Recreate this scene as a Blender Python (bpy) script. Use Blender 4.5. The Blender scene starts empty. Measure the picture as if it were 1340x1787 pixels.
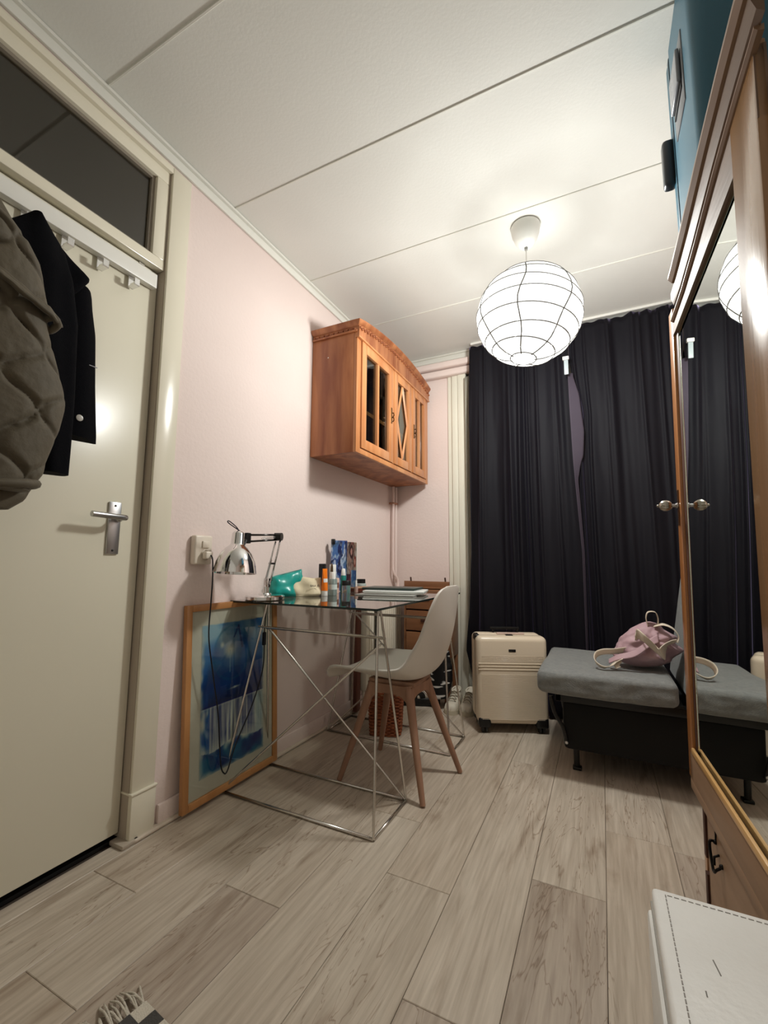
import bpy, bmesh, math, random
import numpy as np
from mathutils import Vector, Matrix
from mathutils import noise as mn
random.seed(7)
SC = bpy.context.scene
COL = SC.collection

# ------------------------------------------------------------------ camera
cd = bpy.data.cameras.new('camera')
cam = bpy.data.objects.new('camera', cd); COL.objects.link(cam)
cd.sensor_fit = 'HORIZONTAL'; cd.sensor_width = 36.0
cd.lens = 36.0 * 764.985 / 1340.0
cd.clip_start = 0.02; cd.clip_end = 50
yaw, pit, rol = -0.458811, 0.115363, 0.006963
F = Vector((math.sin(yaw)*math.cos(pit), math.cos(yaw)*math.cos(pit), math.sin(pit)))
R0 = Vector((math.cos(yaw), -math.sin(yaw), 0)); U0 = R0.cross(F)
Rv = R0*math.cos(rol)+U0*math.sin(rol); Uv = -R0*math.sin(rol)+U0*math.cos(rol)
M = Matrix((Rv, Uv, -F)).transposed().to_4x4(); M.translation = Vector((1.45109, 0, 0.93))
cam.matrix_world = M
SC.camera = cam

# ------------------------------------------------------------------ world, exposure
wd = bpy.data.worlds.new('world'); SC.world = wd; wd.use_nodes = True
wd.node_tree.nodes['Background'].inputs[0].default_value = (0.5, 0.5, 0.5, 1)
wd.node_tree.nodes['Background'].inputs[1].default_value = 0.0
SC.view_settings.view_transform = 'Standard'
SC.view_settings.look = 'None'
SC.view_settings.gamma = 1
SC.view_settings.use_curve_mapping = False
SC.view_settings.exposure = 0.0
LAMP_W = 72.0         # bulb power
H = 2.534             # ceiling height
YB = 3.115            # window wall
XR = 2.30             # right wall
YR = -0.42            # wall behind the photographer, set close to bounce light

# ------------------------------------------------------------------ materials
def lin(h):
    if isinstance(h, str):
        c = [int(h[i:i+2], 16)/255 for i in (0, 2, 4)]
        c = [x/12.92 if x <= .04045 else ((x+.055)/1.055)**2.4 for x in c]
        return (*c, 1)
    return (*h, 1)
MC = {}
def mat(name, col='ffffff', rough=.5, metal=0, spec=.5, col2=None, scale=(8,8,8), detail=4, lo=.35, hi=.65,
        bump=0, bscale=None, coat=0, trans=0, sheen=0, ior=1.45, objcol=False, rand=False, alpha=1):
    if name in MC: return MC[name]
    m = bpy.data.materials.new(name); m.use_nodes = True; MC[name] = m
    nt = m.node_tree; N = nt.nodes; L = nt.links; b = N['Principled BSDF']
    b.inputs['Base Color'].default_value = lin(col); b.inputs['Roughness'].default_value = rough
    b.inputs['Metallic'].default_value = metal; b.inputs['Specular IOR Level'].default_value = spec
    b.inputs['Coat Weight'].default_value = coat; b.inputs['Coat Roughness'].default_value = .15
    b.inputs['Transmission Weight'].default_value = trans; b.inputs['IOR'].default_value = ior
    b.inputs['Sheen Weight'].default_value = sheen; b.inputs['Sheen Roughness'].default_value = .35
    if col2 or bump:
        tc = N.new('ShaderNodeTexCoord'); mp = N.new('ShaderNodeMapping'); L.new(tc.outputs['Object'], mp.inputs['Vector'])
        mp.inputs['Scale'].default_value = scale
        if rand:
            oi = N.new('ShaderNodeObjectInfo'); ad = N.new('ShaderNodeVectorMath'); ad.operation = 'MULTIPLY_ADD'
            L.new(oi.outputs['Random'], ad.inputs[0]); ad.inputs[1].default_value = (37, 91, 53)
            L.new(tc.outputs['Object'], ad.inputs[2]); L.new(ad.outputs[0], mp.inputs['Vector'])
    if col2:
        nz = N.new('ShaderNodeTexNoise'); nz.inputs['Scale'].default_value = 1; nz.inputs['Detail'].default_value = detail
        nz.inputs['Distortion'].default_value = .4
        L.new(mp.outputs[0], nz.inputs['Vector'])
        cr = N.new('ShaderNodeValToRGB'); cr.color_ramp.elements[0].position = lo; cr.color_ramp.elements[1].position = hi
        cr.color_ramp.elements[0].color = lin(col); cr.color_ramp.elements[1].color = lin(col2)
        L.new(nz.outputs[0], cr.inputs[0]); out = cr.outputs[0]
        if objcol:
            oi2 = N.new('ShaderNodeObjectInfo'); mx = N.new('ShaderNodeMix'); mx.data_type = 'RGBA'; mx.blend_type = 'MULTIPLY'
            mx.inputs[0].default_value = 1; L.new(out, mx.inputs[6]); L.new(oi2.outputs['Color'], mx.inputs[7]); out = mx.outputs[2]
        L.new(out, b.inputs['Base Color'])
    if bump:
        nb = N.new('ShaderNodeTexNoise'); nb.inputs['Scale'].default_value = 1; nb.inputs['Detail'].default_value = 5
        mp2 = N.new('ShaderNodeMapping'); mp2.inputs['Scale'].default_value = bscale or scale
        L.new(tc.outputs['Object'], mp2.inputs['Vector']); L.new(mp2.outputs[0], nb.inputs['Vector'])
        bp = N.new('ShaderNodeBump'); bp.inputs['Strength'].default_value = bump; bp.inputs['Distance'].default_value = .01
        L.new(nb.outputs[0], bp.inputs['Height']); L.new(bp.outputs[0], b.inputs['Normal'])
    return m
def emat(name, col, strength):
    m = bpy.data.materials.new(name); m.use_nodes = True; N = m.node_tree.nodes
    b = N['Principled BSDF']; b.inputs['Base Color'].default_value = lin('f4f4f0')
    b.inputs['Emission Color'].default_value = lin(col); b.inputs['Emission Strength'].default_value = strength
    return m
def vcmat(name, rough=.6, coat=0):
    m = bpy.data.materials.new(name); m.use_nodes = True; N = m.node_tree.nodes
    a = N.new('ShaderNodeVertexColor'); a.layer_name = 'print'
    m.node_tree.links.new(a.outputs[0], N['Principled BSDF'].inputs['Base Color'])
    N['Principled BSDF'].inputs['Roughness'].default_value = rough
    N['Principled BSDF'].inputs['Coat Weight'].default_value = coat; N['Principled BSDF'].inputs['Coat Roughness'].default_value = .03
    return m

wall_m = mat('pink_plaster', 'e4d2cb', .75, bump=.12, bscale=(60,60,60), col2='e7d6cf', scale=(1.5,1.5,1.5))
ceil_m = mat('ceiling_paint', 'e6e6e0', .7, bump=.05, bscale=(90,90,90), col2='e9e9e3', scale=(2,2,2))
batten_m = mat('ceiling_batten_paint', 'e4e3da', .5)
paint_m = mat('cream_gloss_paint', 'e3dcc8', .22, coat=.3, bump=.04, bscale=(14,14,5))
door_m = mat('door_gloss_paint', 'e0dac6', .3, coat=.15, bump=.03, bscale=(9,9,4))
reveal_m = mat('reveal_shade_taupe', 'b4a797', .5)  # taupe holds the shade of the recessed jamb return
white_m = mat('white_lacquer', 'e8e6e0', .35)
steel_m = mat('brushed_steel', 'b9b9b9', .3, metal=1)
chrome_m = mat('chrome', 'e2e2e2', .08, metal=1)
wire_m = mat('nickel_wire', 'd0ccc6', .2, metal=1)
black_m = mat('black_plastic', '0b0b0c', .4)
blackm_m = mat('black_metal', '101010', .35, spec=.5)
cord_m = mat('black_cord', '0d0f1c', .5)

# floor boards: grain with dark figure and knots
def floor_mat():
    m = bpy.data.materials.new('grey_oak_laminate'); m.use_nodes = True
    nt = m.node_tree; N = nt.nodes; L = nt.links; b = N['Principled BSDF']
    tc = N.new('ShaderNodeTexCoord'); oi = N.new('ShaderNodeObjectInfo')
    ad = N.new('ShaderNodeVectorMath'); ad.operation = 'MULTIPLY_ADD'
    L.new(oi.outputs['Random'], ad.inputs[0]); ad.inputs[1].default_value = (11, 23, 5); L.new(tc.outputs['Object'], ad.inputs[2])
    def nz(scale, detail, dist=0.0):
        mp = N.new('ShaderNodeMapping'); mp.inputs['Scale'].default_value = scale; L.new(ad.outputs[0], mp.inputs['Vector'])
        n = N.new('ShaderNodeTexNoise'); n.inputs['Scale'].default_value = 1; n.inputs['Detail'].default_value = detail
        n.inputs['Distortion'].default_value = dist; L.new(mp.outputs[0], n.inputs['Vector']); return n.outputs[0]
    def ramp(src, p0, c0, p1, c1):
        r = N.new('ShaderNodeValToRGB'); e = r.color_ramp.elements; e[0].position = p0; e[1].position = p1
        e[0].color = lin(c0); e[1].color = lin(c1); L.new(src, r.inputs[0]); return r.outputs[0]
    def mul(a, c):
        x = N.new('ShaderNodeMix'); x.data_type = 'RGBA'; x.blend_type = 'MULTIPLY'; x.inputs[0].default_value = 1
        L.new(a, x.inputs[6]); L.new(c, x.inputs[7]); return x.outputs[2]
    base = ramp(nz((9, 1.3, 1), 5, 1.2), .3, 'c2b4a3', .72, 'd3c7b7')
    fine = ramp(nz((90, 5, 1), 4, .3), .3, 'dedbd8', .7, 'ffffff')
    fig = ramp(nz((5, 1.1, 1), 6, 3.0), .28, 'ddd6d0', .42, 'ffffff')
    crack = nz((7, .9, 1), 3, 5.0)
    r = N.new('ShaderNodeValToRGB'); e = r.color_ramp.elements
    e[0].position = .485; e[0].color = (1,1,1,1); e[1].position = .515; e[1].color = (1,1,1,1)
    k = r.color_ramp.elements.new(.5); k.color = lin('d0c6be'); L.new(crack, r.inputs[0])
    gate = ramp(nz((3, .8, 1), 1), .5, 'ffffff', .56, '000000')
    mx = N.new('ShaderNodeMix'); mx.data_type = 'RGBA'; mx.blend_type = 'MIX'
    L.new(gate, mx.inputs[0]); L.new(r.outputs[0], mx.inputs[6]); mx.inputs[7].default_value = (1,1,1,1)
    out = mul(mul(mul(base, fine), fig), mx.outputs[2]); out = mul(out, oi.outputs['Color'])
    L.new(out, b.inputs['Base Color']); b.inputs['Roughness'].default_value = .42; b.inputs['Specular IOR Level'].default_value = .35
    bp = N.new('ShaderNodeBump'); bp.inputs['Strength'].default_value = .08; bp.inputs['Distance'].default_value = .004
    L.new(nz((90, 5, 1), 4, .3), bp.inputs['Height']); L.new(bp.outputs[0], b.inputs['Normal'])
    return m
floor_m = floor_mat()
pine_side_m = mat('cabinet_pine_shaded', '864828', .42, col2='b4754b', scale=(14,14,2), detail=6, bump=.12, bscale=(40,40,5), coat=.15, rand=True)  # grain streaks, with the shade of grazing lamp light put into the tone
pine_front_m = mat('cabinet_pine_front', 'b9784a', .38, col2='cd8f5e', scale=(14,14,2), detail=6, bump=.08, bscale=(40,40,5), coat=.25, rand=True)
carve_m = mat('carved_dark_pine', '7c4124', .55, col2='a9643c', scale=(60,60,60), bump=.6, bscale=(120,120,120))
ward_m = mat('wardrobe_wood', '9a6a42', .3, col2='ac7b50', scale=(10,10,1.5), detail=6, bump=.1, bscale=(60,60,5), coat=.5, rand=True)
ward_h_m = mat('wardrobe_wood_rail', '86684f', .5, col2='97785e', scale=(1.5,10,16), detail=6, bump=.12, bscale=(5,60,60), coat=.1, rand=True)
ledge_m = mat('light_ledge_wood', 'c79a60', .35, col2='d8ad74', scale=(3,10,10), coat=.3)
dark_wood_m = mat('dark_groove_wood', '3a1d12', .6, col2='4a2718', scale=(9,9,2))
oak_m = mat('oak_frame', 'b07a48', .4, col2='c28c58', scale=(12,12,3), coat=.2, rand=True)
beech_m = mat('walnut_beech_legs', '8e6a55', .5, col2='a07a62', scale=(20,20,3), bump=.05, bscale=(80,80,6))
dresser_m = mat('brown_dresser_wood', '7a4f33', .45, col2='8d6040', scale=(3,12,16), coat=.15, rand=True)

# ------------------------------------------------------------------ object helpers
def root_off(p):
    while p is not None:
        if p.get('_w'): return Vector(p['_w'])
        p = p.parent
    return Vector((0, 0, 0))
def thing(name, label, cat, loc=(0,0,0), group=None, rot=None, local=False):
    o = bpy.data.objects.new(name, None); COL.objects.link(o); o.empty_display_size = .05
    o.location = loc
    if rot is not None: o.rotation_euler = rot
    if not local: o['_w'] = tuple(loc)
    o['label'] = label; o['category'] = cat
    if group: o['group'] = group
    return o
def tag(o, label, cat, group=None):
    o['label'] = label; o['category'] = cat
    if group: o['group'] = group
    return o
def finish(name, bm, m, parent=None, smooth=False, autos=None):
    me = bpy.data.meshes.new(name)
    bmesh.ops.recalc_face_normals(bm, faces=bm.faces[:])
    bm.to_mesh(me); bm.free()
    return link(name, me, m, parent, smooth, autos)
def link(name, me, m, parent=None, smooth=False, autos=None):
    off = root_off(parent)
    if off.length > 0: me.transform(Matrix.Translation(-off))
    me.materials.clear()
    for mm in (m if isinstance(m, (list, tuple)) else [m]): me.materials.append(mm)
    if smooth or autos: me.shade_smooth()
    if autos: me.set_sharp_from_angle(angle=math.radians(autos))
    o = bpy.data.objects.new(name, me); COL.objects.link(o)
    if parent is not None: o.parent = parent
    return o
def bx(bm, lo, hi, bev=0, seg=2, rot=None, piv=None):
    lo = Vector(lo); hi = Vector(hi); c = (lo+hi)/2; s = hi-lo
    r = bmesh.ops.create_cube(bm, size=1); vs = r['verts']
    for v in vs: v.co = Vector((v.co.x*s.x, v.co.y*s.y, v.co.z*s.z))+c
    if bev:
        es = list({e for v in vs for e in v.link_edges})
        g = bmesh.ops.bevel(bm, geom=es, offset=bev, segments=seg, profile=.5, affect='EDGES')
        vs = list({v for f in g['faces'] for v in f.verts} | {v for v in vs if v.is_valid})
    if rot is not None:
        bmesh.ops.rotate(bm, verts=vs, cent=Vector(piv) if piv is not None else c, matrix=rot)
    return vs
def box(name, lo, hi, m, parent=None, bev=0, seg=2, rot=None, piv=None, autos=40):
    bm = bmesh.new(); bx(bm, lo, hi, bev, seg, rot, piv)
    return finish(name, bm, m, parent, autos=autos if bev else None)
def spline(pts, n=8):
    P = [Vector(p) for p in pts]; out = []
    P = [2*P[0]-P[1]]+P+[2*P[-1]-P[-2]]
    for i in range(1, len(P)-2):
        for k in range(n):
            t = k/n; a, b, c, d = P[i-1:i+3]
            out.append(.5*((2*b)+(c-a)*t+(2*a-5*b+4*c-d)*t*t+(3*b-a-3*c+d)*t**3))
    out.append(P[-2]); return out
def tube_bm(bm, pts, r, seg=10, closed=False):
    pts = [Vector(p) for p in pts]; n = len(pts)
    rs = r if isinstance(r, (list, tuple)) else [r]*n
    T = []
    for i in range(n):
        a = pts[(i-1) % n] if closed or i else pts[0]; b = pts[(i+1) % n] if closed or i < n-1 else pts[-1]
        T.append((b-a).normalized())
    up = Vector((0,0,1)) if abs(T[0].z) < .9 else Vector((1,0,0))
    nrm = (up-T[0]*up.dot(T[0])).normalized(); rings = []
    for i in range(n):
        nrm = (nrm-T[i]*nrm.dot(T[i])).normalized(); bi = T[i].cross(nrm)
        rings.append([bm.verts.new(pts[i]+(nrm*math.cos(2*math.pi*k/seg)+bi*math.sin(2*math.pi*k/seg))*rs[i]) for k in range(seg)])
    for i in range(n if closed else n-1):
        A = rings[i]; B = rings[(i+1) % n]
        for k in range(seg): bm.faces.new((A[k], A[(k+1) % seg], B[(k+1) % seg], B[k]))
    if not closed: bm.faces.new(rings[0][::-1]); bm.faces.new(rings[-1])
def tube(name, pts, r, m, parent=None, seg=10, closed=False, smooth=0):
    bm = bmesh.new(); tube_bm(bm, spline(pts, smooth) if smooth else pts, r, seg, closed)
    return finish(name, bm, m, parent, autos=50)
def lathe_bm(bm, prof, c=(0,0,0), seg=24, axis=None):
    c = Vector(c); q = Vector((0,0,1)).rotation_difference(Vector(axis)) if axis is not None else None
    rings = []
    for r, z in prof:
        ring = []
        for k in range(seg if r > 1e-6 else 1):
            a = 2*math.pi*k/seg; v = Vector((r*math.cos(a), r*math.sin(a), z))
            if q: v = q @ v
            ring.append(bm.verts.new(c+v))
        rings.append(ring)
    for A, B in zip(rings, rings[1:]):
        for k in range(seg):
            a = [A[k % len(A)], A[(k+1) % len(A)], B[(k+1) % len(B)], B[k % len(B)]]
            u = []
            for v in a:
                if v not in u: u.append(v)
            if len(u) > 2: bm.faces.new(u)
    return rings
def lathe(name, prof, c, m, parent=None, seg=24, axis=None, autos=35):
    bm = bmesh.new(); lathe_bm(bm, prof, c, seg, axis)
    return finish(name, bm, m, parent, autos=autos)
def grid(name, nu, nv, f, m, parent=None, thick=0, smooth=True, closeu=False, colf=None):
    """surface f(i/nu, j/nv) -> point ; optional thickness"""
    V = [tuple(f(i/nu, j/nv)) for j in range(nv+1) for i in range(nu+(0 if closeu else 1))]
    W_ = nu+(0 if closeu else 1); Fc = []
    for j in range(nv):
        for i in range(nu):
            a = j*W_+i; b = j*W_+(i+1) % W_
            Fc.append((a, b, b+W_, a+W_))
    me = bpy.data.meshes.new(name); me.from_pydata(V, [], Fc); me.update()
    if colf:
        at = me.color_attributes.new('print', 'FLOAT_COLOR', 'POINT')
        C_ = []
        for j in range(nv+1):
            for i in range(W_): C_.extend(lin_c(colf(i/nu, j/nv)))
        at.data.foreach_set('color', C_)
    o = link(name, me, m, parent, smooth)
    if thick:
        md = o.modifiers.new('thickness', 'SOLIDIFY'); md.thickness = thick; md.offset = 0
    return o
def lin_c(c):
    return [max(0, min(1, x))**2.2 for x in c]+[1]
def prism(name, pts2, fn, d0, d1, m, parent=None, bev=0):
    """polygon pts2 (p,q) extruded between depth d0,d1 ; fn(p,q,d)->xyz"""
    bm = bmesh.new()
    A = [bm.verts.new(fn(p, q, d0)) for p, q in pts2]; B = [bm.verts.new(fn(p, q, d1)) for p, q in pts2]
    n = len(pts2); bm.faces.new(A); bm.faces.new(B[::-1])
    for i in range(n): bm.faces.new((A[i], B[i], B[(i+1) % n], A[(i+1) % n]))
    if bev: bmesh.ops.bevel(bm, geom=bm.edges[:], offset=bev, segments=1, affect='EDGES')
    return finish(name, bm, m, parent, autos=40)
def struct(o): o['kind'] = 'structure'; return o
def lerp(tab, z):
    tab = sorted(tab); 
    if z <= tab[0][0]: return tab[0][1]
    for (a, va), (b, vb) in zip(tab, tab[1:]):
        if z <= b: 
            t = (z-a)/(b-a); return va+(vb-va)*t
    return tab[-1][1]
def ns(x, y, z, s=1): return mn.noise(Vector((x*s, y*s, z*s)))

# ================================================================== SETTING
# floor: sub-floor slab and one mesh per board
fl = struct(box('floor', (-.15, YR-.1, -.08), (XR+.1, YB+.6, -.006), mat('dark_underlay', '4a4038', .9)))
edges = [-.033, .032]+[.032+.1985*k for k in range(1, 12)]+[XR]
LIGHT = (1, 1, 1, 1); DARK = (.80, .77, .76, 1); MID = (.93, .91, .89, 1)
end_at = {1: .907, 2: .64, 3: 1.045, 4: .30, 5: 1.30, 6: .968, 7: 1.47, 8: .55, 9: 1.807, 10: 1.0, 11: .6}
BL = 1.285
tones = {(3, 0): DARK, (7, 0): DARK, (6, 0): DARK, (9, 0): DARK, (2, 0): MID, (1, 1): MID, (5, 1): MID, (4, 2): MID, (8, 1): MID}
meshes = {}
for k in range(len(edges)-1):
    x0, x1 = edges[k], edges[k+1]
    if x1-x0 < .01: continue
    y = end_at.get(k, .5)-BL*3; j = -2
    while y < YB:
        ya, yb = max(y, YR), min(y+BL, YB); 
        if yb-ya > .02:
            key = (round(x1-x0, 3), round(yb-ya, 3))
            if key not in meshes:
                bm = bmesh.new(); bx(bm, (.0006, .0006, -.006), (x1-x0-.0006, yb-ya-.0006, 0))
                top = [e for e in bm.edges if all(v.co.z > -.001 for v in e.verts)]
                bmesh.ops.bevel(bm, geom=top, offset=.0014, segments=1, affect='EDGES')
                me = bpy.data.meshes.new('plank'); bm.to_mesh(me); bm.free(); me.materials.append(floor_m); meshes[key] = me
            o = bpy.data.objects.new('plank', meshes[key]); COL.objects.link(o); o.parent = fl
            o.location = (x0, ya, 0)
            r = random.random()*.07
            c = tones.get((k, j)); o.color = c if c else (1-r, 1-r*1.05, 1-r*1.2, 1)
        y += BL; j += 1

# ceiling: slab, panels with thin battens on the joints
ce = struct(box('ceiling', (-.15, YR-.1, H+.012), (XR+.1, YB+.3, H+.10), ceil_m))
jy = [YR, -.398, .18, .758, 1.336, 1.914, 2.492, YB]
for a, b in zip(jy, jy[1:]):
    box('ceiling_panel', (0, a+.002, H), (XR, b-.002, H+.012), ceil_m, ce, bev=.0015, seg=1)
for y in jy[1:-1]:
    box('ceiling_batten', (0, y-.004, H-.004), (XR, y+.004, H+.003), batten_m, ce, bev=.0015, seg=1)
DX = -.035    # face of the door leaf
DY0, DY1 = .07, 1.03
# left wall with the door opening (door from y=.07 to 1.03)
bm = bmesh.new()
bx(bm, (-.12, 1.115, 0), (0, YB+.02, H)); bx(bm, (-.12, YR, 0), (0, -.02, H)); bx(bm, (-.12, -.02, 2.475), (0, 1.115, H))
struct(finish('wall_left', bm, wall_m))
struct(box('wall_back', (-.12, YB, 0), (.46, YB+.12, H), wall_m))
bm = bmesh.new(); bx(bm, (.46, YB, 2.35), (XR, YB+.12, H)); bx(bm, (2.2, YB, 0), (XR, YB+.12, 2.35)); bx(bm, (.46, YB, 0), (2.2, YB+.12, .25))
struct(finish('wall_window_side', bm, wall_m))
struct(box('wall_right', (XR, YR, 0), (XR+.1, YB+.12, H), wall_m))
struct(box('wall_front', (-.12, YR-.1, 0), (XR+.1, YR, H), mat('bounce_wall_white', 'f0eee8', .8)))  # unseen wall, made white and near to bounce lamp light forward
# cornice strips
bm = bmesh.new(); bx(bm, (0, YR, H-.05), (.012, YB, H-.001), .003); bx(bm, (0, YR, H-.014), (.026, YB, H-.0005), .004)
struct(finish('trim_1', bm, batten_m, autos=40))
bm = bmesh.new(); bx(bm, (.026, YB-.012, H-.05), (XR, YB, H-.001), .003); bx(bm, (.026, YB-.026, H-.014), (XR, YB, H-.0005), .004)
struct(finish('trim_2', bm, batten_m, autos=40))
# boxed pipes below the cornice on the window wall
bm = bmesh.new(); bx(bm, (.0, YB-.075, 2.405), (.66, YB, 2.455), .012, 3); bx(bm, (.0, YB-.055, 2.345), (.66, YB, 2.398), .012, 3)
struct(finish('trim_3', bm, wall_m, autos=40))
# baseboard with quarter round on the left wall
bm = bmesh.new(); bx(bm, (0, 1.135, 0), (.013, YB, .075), .003)
struct(finish('baseboard_left', bm, wall_m, autos=40))
bm = bmesh.new(); bx(bm, (0, 1.04, 0), (.028, YB, .014), .006, 3)
struct(finish('trim_4', bm, mat('beige_edge_strip', 'cdbfae', .5), autos=40))
# door casing: post right of the door, with plinth block, head above the transom
bm = bmesh.new()
bx(bm, (-.05, DY1, .155), (.010, 1.115, 2.474), .003)
bx(bm, (-.05, DY1-.002, 0.012), (.016, 1.119, .155), .003)
bx(bm, (-.05, -.02, 2.445), (.010, DY1, 2.474), .003)
bx(bm, (-.05, -.02, 0), (.010, DY0, 2.445), .003)
struct(finish('trim_5', bm, paint_m, autos=40))
box('plinth_cap', (-.05, DY1-.006, .150), (.020, 1.121, .158), paint_m, bpy.data.objects['trim_5'], bev=.003)
struct(box('trim_6', (-.045, DY1-.03, 0.0), (.026, DY1+.03, .014), reveal_m, bev=.004))
# reveal strip between leaf and post
struct(box('trim_7', (-.06, DY1-.003, .014), (DX+.034, DY1, 2.445), reveal_m))
# transom window over the door
tw = bpy.data.objects.new('window_1', None); COL.objects.link(tw); struct(tw)
bm = bmesh.new()
T0, T1, TY0, TY1 = 2.035, 2.445, DY0, DY1-.004
gz0, gz1, gy1 = 2.075, 2.395, .975
bx(bm, (-.06, TY0, T0), (-.004, TY1, gz0), .003); bx(bm, (-.06, TY0, gz1), (-.004, TY1, T1), .003)
bx(bm, (-.06, gy1, gz0), (-.004, TY1, gz1), .003); bx(bm, (-.06, TY0, gz0), (-.004, TY0+.05, gz1), .003)
finish('window_frame', bm, paint_m, tw, autos=40)
bm = bmesh.new()
bx(bm, (-.045, TY0+.05, gz0), (-.018, gy1, gz0+.012)); bx(bm, (-.045, TY0+.05, gz1-.012), (-.018, gy1, gz1)); bx(bm, (-.045, gy1-.012, gz0+.012), (-.018, gy1, gz1-.012))
finish('glazing_bead', bm, mat('grey_putty', '8a8173', .6), tw)
glass_m = bpy.data.materials.new('window_glass'); glass_m.use_nodes = True
def thin_glass(m, tint, gl=.08, rough=0.02):
    N = m.node_tree.nodes; L = m.node_tree.links; N.clear()
    o = N.new('ShaderNodeOutputMaterial'); t = N.new('ShaderNodeBsdfTransparent'); g = N.new('ShaderNodeBsdfGlossy'); mx = N.new('ShaderNodeMixShader')
    lw = N.new('ShaderNodeLayerWeight'); lw.inputs[0].default_value = .5
    f = N.new('ShaderNodeMath'); f.operation = 'POWER'; f.inputs[1].default_value = 4.0; L.new(lw.outputs['Facing'], f.inputs[0])
    ad = N.new('ShaderNodeMath'); ad.operation = 'MULTIPLY_ADD'
    ad.inputs[1].default_value = .9; ad.inputs[2].default_value = gl*.6; ad.use_clamp = True
    t.inputs[0].default_value = lin(tint); g.inputs[1].default_value = rough; g.inputs[0].default_value = (1,1,1,1)
    L.new(f.outputs[0], ad.inputs[0]); L.new(ad.outputs[0], mx.inputs[0]); L.new(t.outputs[0], mx.inputs[1]); L.new(g.outputs[0], mx.inputs[2]); L.new(mx.outputs[0], o.inputs[0])
    return m
thin_glass(glass_m, 'dcd9d0', .12)
box('pane', (-.034, TY0+.05, gz0), (-.030, gy1, gz1), glass_m, tw)
# dim hallway behind the door
hall_m = mat('hall_wall', 'd8d0c4', .8)
bm = bmesh.new()
bx(bm, (-1.2, -.9, 0), (-1.15, 1.6, 2.7)); bx(bm, (-1.2, 1.55, 0), (-.12, 1.6, 2.7)); bx(bm, (-1.2, -.9, 2.7), (-.12, 1.6, 2.75)); bx(bm, (-1.2, -.9, -.05), (-.13, 1.6, 0)); bx(bm, (-1.2, -.95, 0), (-.12, -.9, 2.7))
bx(bm, (-1.15, .2, 2.45), (-1.05, 1.55, 2.70))
struct(finish('wall_hallway', bm, hall_m))
# door leaf
dr = bpy.data.objects.new('door_1', None); COL.objects.link(dr); struct(dr)
box('door_leaf', (DX-.04, DY0+.003, .030), (DX, DY1-.006, 2.030), door_m, dr, bev=.003)
box('door_gap_shade', (DX-.04, DY0, .0005), (DX-.012, DY1-.006, .010), mat('gap_shade_black', '040404', .7), dr)  # black strip drawn for the darkness in the gap under the leaf
hp = box('handle_plate', (DX, .905, .952), (DX+.007, .948, 1.130), steel_m, dr, bev=.003)
tube('lever', [(DX+.005, .935, 1.075), (DX+.050, .935, 1.075), (DX+.056, .92, 1.075), (DX+.056, .822, 1.078)], .0095, steel_m, hp, seg=14)
lathe('collar', [(0,0),(.013,0),(.013,.012),(.010,.016),(0,.016)], (DX+.007, .935, 1.075), steel_m, hp, axis=(1,0,0))
lathe('screw', [(0,0),(.004,0),(.003,.002),(0,.002)], (DX+.007, .926, 1.117), blackm_m, hp, seg=10, axis=(1,0,0))
lathe('screw', [(0,0),(.004,0),(.003,.002),(0,.002)], (DX+.007, .926, .965), blackm_m, hp, seg=10, axis=(1,0,0))

# window behind the curtains
wn = bpy.data.objects.new('window_2', None); COL.objects.link(wn); struct(wn)
bm = bmesh.new(); bx(bm, (.455, YB-.010, .0), (.490, YB+.01, 2.35)); bx(bm, (.487, YB-.022, .0), (.535, YB, 2.345), .004); bx(bm, (.535, YB-.03, 0), (.60, YB, 2.345), .006); bx(bm, (.60, YB-.016, 0), (.64, YB, 2.31), .004)
finish('window_casing', bm, mat('ivory_window_paint', 'e2dfcf', .3, coat=.2), wn, autos=40)
bm = bmesh.new()
for x in (.64, 1.29, 2.15): bx(bm, (x, YB-.01, .25), (x+.05, YB+.05, 2.35), .004)
bx(bm, (.64, YB-.01, .25), (2.2, YB+.05, .32), .004); bx(bm, (.64, YB-.01, 2.28), (2.2, YB+.05, 2.35), .004)
finish('window_frame', bm, paint_m, wn, autos=40)
box('pane', (.69, YB+.02, .32), (2.15, YB+.025, 2.28), glass_m, wn)
struct(box('wall_outside_night', (.3, YB+.5, -.05), (2.4, YB+.55, 2.7), mat('night_black', '020203', .9)))

# ================================================================== PENDANT LAMP
LX, LY, LZ, LR = 1.196, 2.02, 2.085, .235
lp = thing('pendant_lamp', 'round white paper lantern hanging lit from the ceiling before dark curtains', 'lamp', (LX, LY, H))
lathe('ceiling_rose', [(0,-.004),(.066,-.004),(.068,-.010),(.062,-.045),(.048,-.082),(.030,-.104),(.016,-.112),(.008,-.112),(0,-.110)], (LX, LY, H), mat('rose_white_plastic', 'e4e4de', .4), lp, seg=40)
tube('cord', [(LX, LY, H-.11), (LX, LY, LZ+LR-.08)], .0028, white_m, lp, seg=8)
lathe('cord_grip', [(0,0),(.009,0),(.007,-.014),(0,-.014)], (LX, LY, H-.111), mat('rose_grey', '8c8c88', .5), lp, seg=12)
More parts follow.
